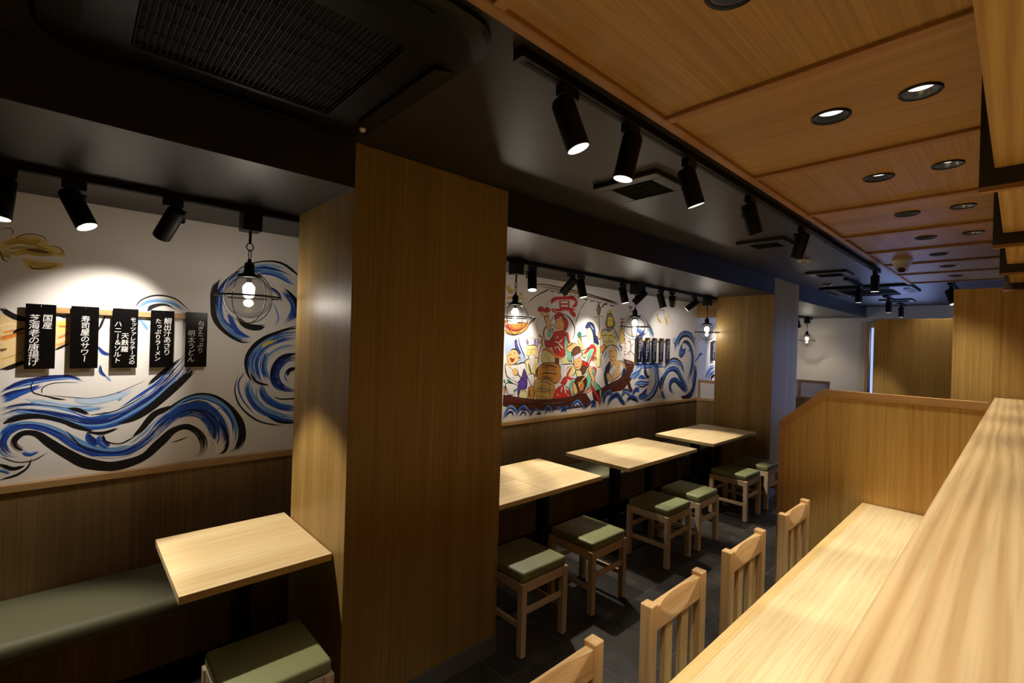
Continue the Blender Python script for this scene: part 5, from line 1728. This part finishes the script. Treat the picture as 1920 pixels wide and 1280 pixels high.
def ceiling_cassette(cx, cy, half, label, near):
    t = thing('ceiling_air_conditioner', label, 'air conditioner', (cx, cy, ZC))

    def rr(h, rad, z, n=8):
        pts = []
        for k, (sx, sy) in enumerate(((1, 1), (-1, 1), (-1, -1), (1, -1))):
            for i in range(n + 1):
                a = PI / 2 * k + PI / 2 * i / n
                pts.append((sx * (h - rad) + rad * math.cos(a), sy * (h - rad) + rad * math.sin(a), z))
        return pts
    bm = bmesh.new()
    loops = [[bm.verts.new(p) for p in rr(h, r_, z)] for h, r_, z in ((half, 0.13, -0.001), (half, 0.13, -0.016), (half - 0.012, 0.12, -0.028), (half - 0.05, 0.09, -0.034), (half - 0.195, 0.02, -0.040), (half - 0.20, 0.02, -0.026))]
    for a, b in zip(loops, loops[1:]):
        n = len(a)
        for i in range(n):
            bm.faces.new([a[i], a[(i + 1) % n], b[(i + 1) % n], b[i]])
    m = MB()
    m.bm.free()
    m.bm = bm
    m.build('panel', CASSETTE, t)
    g = half - 0.201
    MB().box(-g, g, -g, g, -0.024, -0.002).build('filter', VENT_DARK, t)
    gr = MB()
    n = int(g * 2 / (0.0145 if near else 0.03))
    for i in range(n + 1):
        y = -g + 2 * g * i / n
        gr.box(-g, g, y - 0.0008, y + 0.0008, -0.036, -0.031)
    for i in range(7):
        x = -g + 2 * g * i / 6
        gr.box(x - 0.0012, x + 0.0012, -g, g, -0.030, -0.027)
    gr.build('intake_grille', BLACK_GRILLE, t)
    for k in range(4):
        q = Matrix.Rotation(PI / 2 * k, 3, 'Z')
        lv = MB().obox(q @ Vector((half - 0.068, 0, -0.040)), q @ Vector((0.030, 0, 0.008)), q @ Vector((0, half - 0.21, 0)), q @ Vector((-0.0008, 0, 0.003)))
        lv.build('louver', CASSETTE, t)
    MB().lathe([(0.0, -0.046), (0.008, -0.045), (0.012, -0.040), (0.012, -0.034)], (-0.297, 0.413, 0), n=16).build('sensor_eye', WHITE_PLASTIC, t)
    return t


ceiling_cassette(-1.40, 0.372, 0.465, 'large black ceiling air conditioner cassette over the foreground', True)
ceiling_cassette(-1.345, 7.56, 0.475, 'black ceiling air conditioner cassette far down the room', False)


def ceiling_vent(cx, cy, half, label):
    t = thing('ceiling_vent', label, 'vent', (cx, cy, ZC), 'square ceiling vents')
    i = half - 0.065
    m = MB()
    m.box(-half, half, -half, -i, -0.022, -0.0005, 0.003, 1).box(-half, half, i, half, -0.022, -0.0005, 0.003, 1)
    m.box(-half, -i, -i, i, -0.022, -0.0005, 0.003, 1).box(i, half, -i, i, -0.022, -0.0005, 0.003, 1)
    m.build('frame', VENT_FRAME, t)
    g = MB().box(-i, i, -i, i, -0.012, -0.002)
    g.build('opening', VENT_DARK, t)
    s_ = MB()
    for k in range(9):
        y = -i + 2 * i * (k + 0.5) / 9
        s_.obox((0, y, -0.0145), (i, 0, 0), (0, 0.006, 0.002), (0, -0.0004, 0.0012))
    s_.build('slats', VENT_DARK, t)
    return t


ceiling_vent(-1.335, 2.13, 0.180, 'square ceiling vent nearest the foreground pillar')
ceiling_vent(-1.345, 3.905, 0.165, 'square ceiling vent before the smoke detector')
ceiling_vent(-1.375, 5.815, 0.180, 'square ceiling vent between smoke detector and far air conditioner')
ceiling_vent(-1.30, 9.30, 0.20, 'square ceiling vent nearest the end wall')

t = thing('smoke_detector', 'round white smoke detector on the black ceiling', 'smoke detector', (-1.348, 4.83, ZC))
MB().lathe([(0.050, 0.0), (0.050, -0.016), (0.046, -0.022), (0.0, -0.023)], n=36).build('base', WHITE_PLASTIC, t)
MB().lathe([(0.024, -0.0225), (0.022, -0.034), (0.0, -0.036)], n=28).build('sensor_head', WHITE_PLASTIC, t)
MB().torus((0, 0, -0.029), (0, 0, 1), 0.0235, 0.0025, 28, 6).build('sensor_slot', VENT_DARK, t)

t = thing('dome_camera', 'cream dome security camera on the wood ceiling', 'security camera', (-0.715, 5.30, ZC))
MB().lathe([(0.074, 0.0), (0.074, -0.012), (0.070, -0.016), (0.058, -0.050), (0.050, -0.062)], n=40, cap1=True).build('base', WHITE_PLASTIC, t)
look = Vector((-0.05, -0.75, -0.62)).normalized()
bc = Vector((0, 0, -0.066))
MB().lathe([(0.048 * math.sin(u), 0.048 * math.cos(u)) for u in [0.62 + (PI - 0.62) * i / 16 for i in range(16)]] + [(0, -0.048)], bc, look, 32).build('eyeball', WHITE_PLASTIC, t)
MB().lathe([(0.0, 0.046), (0.014, 0.0455), (0.024, 0.042), (0.031, 0.036)], bc, look, 32).build('lens', LENS_GLASS, t)

# small lit sensor near the far air conditioner
for (x, y, lab) in ((-1.62, 6.75, 'small pale box on the black ceiling near the far pillar'),):
    t = thing('ceiling_sensor', lab, 'sensor', (x, y, ZC))
    MB().box(-0.05, 0.05, -0.03, 0.03, -0.02, 0, 0.006, 2).build('cover', WHITE_PLASTIC, t)
    MB().lathe([(0.0, -0.026), (0.008, -0.024), (0.010, -0.0195)], n=14).build('lens', LENS_GLASS, t)
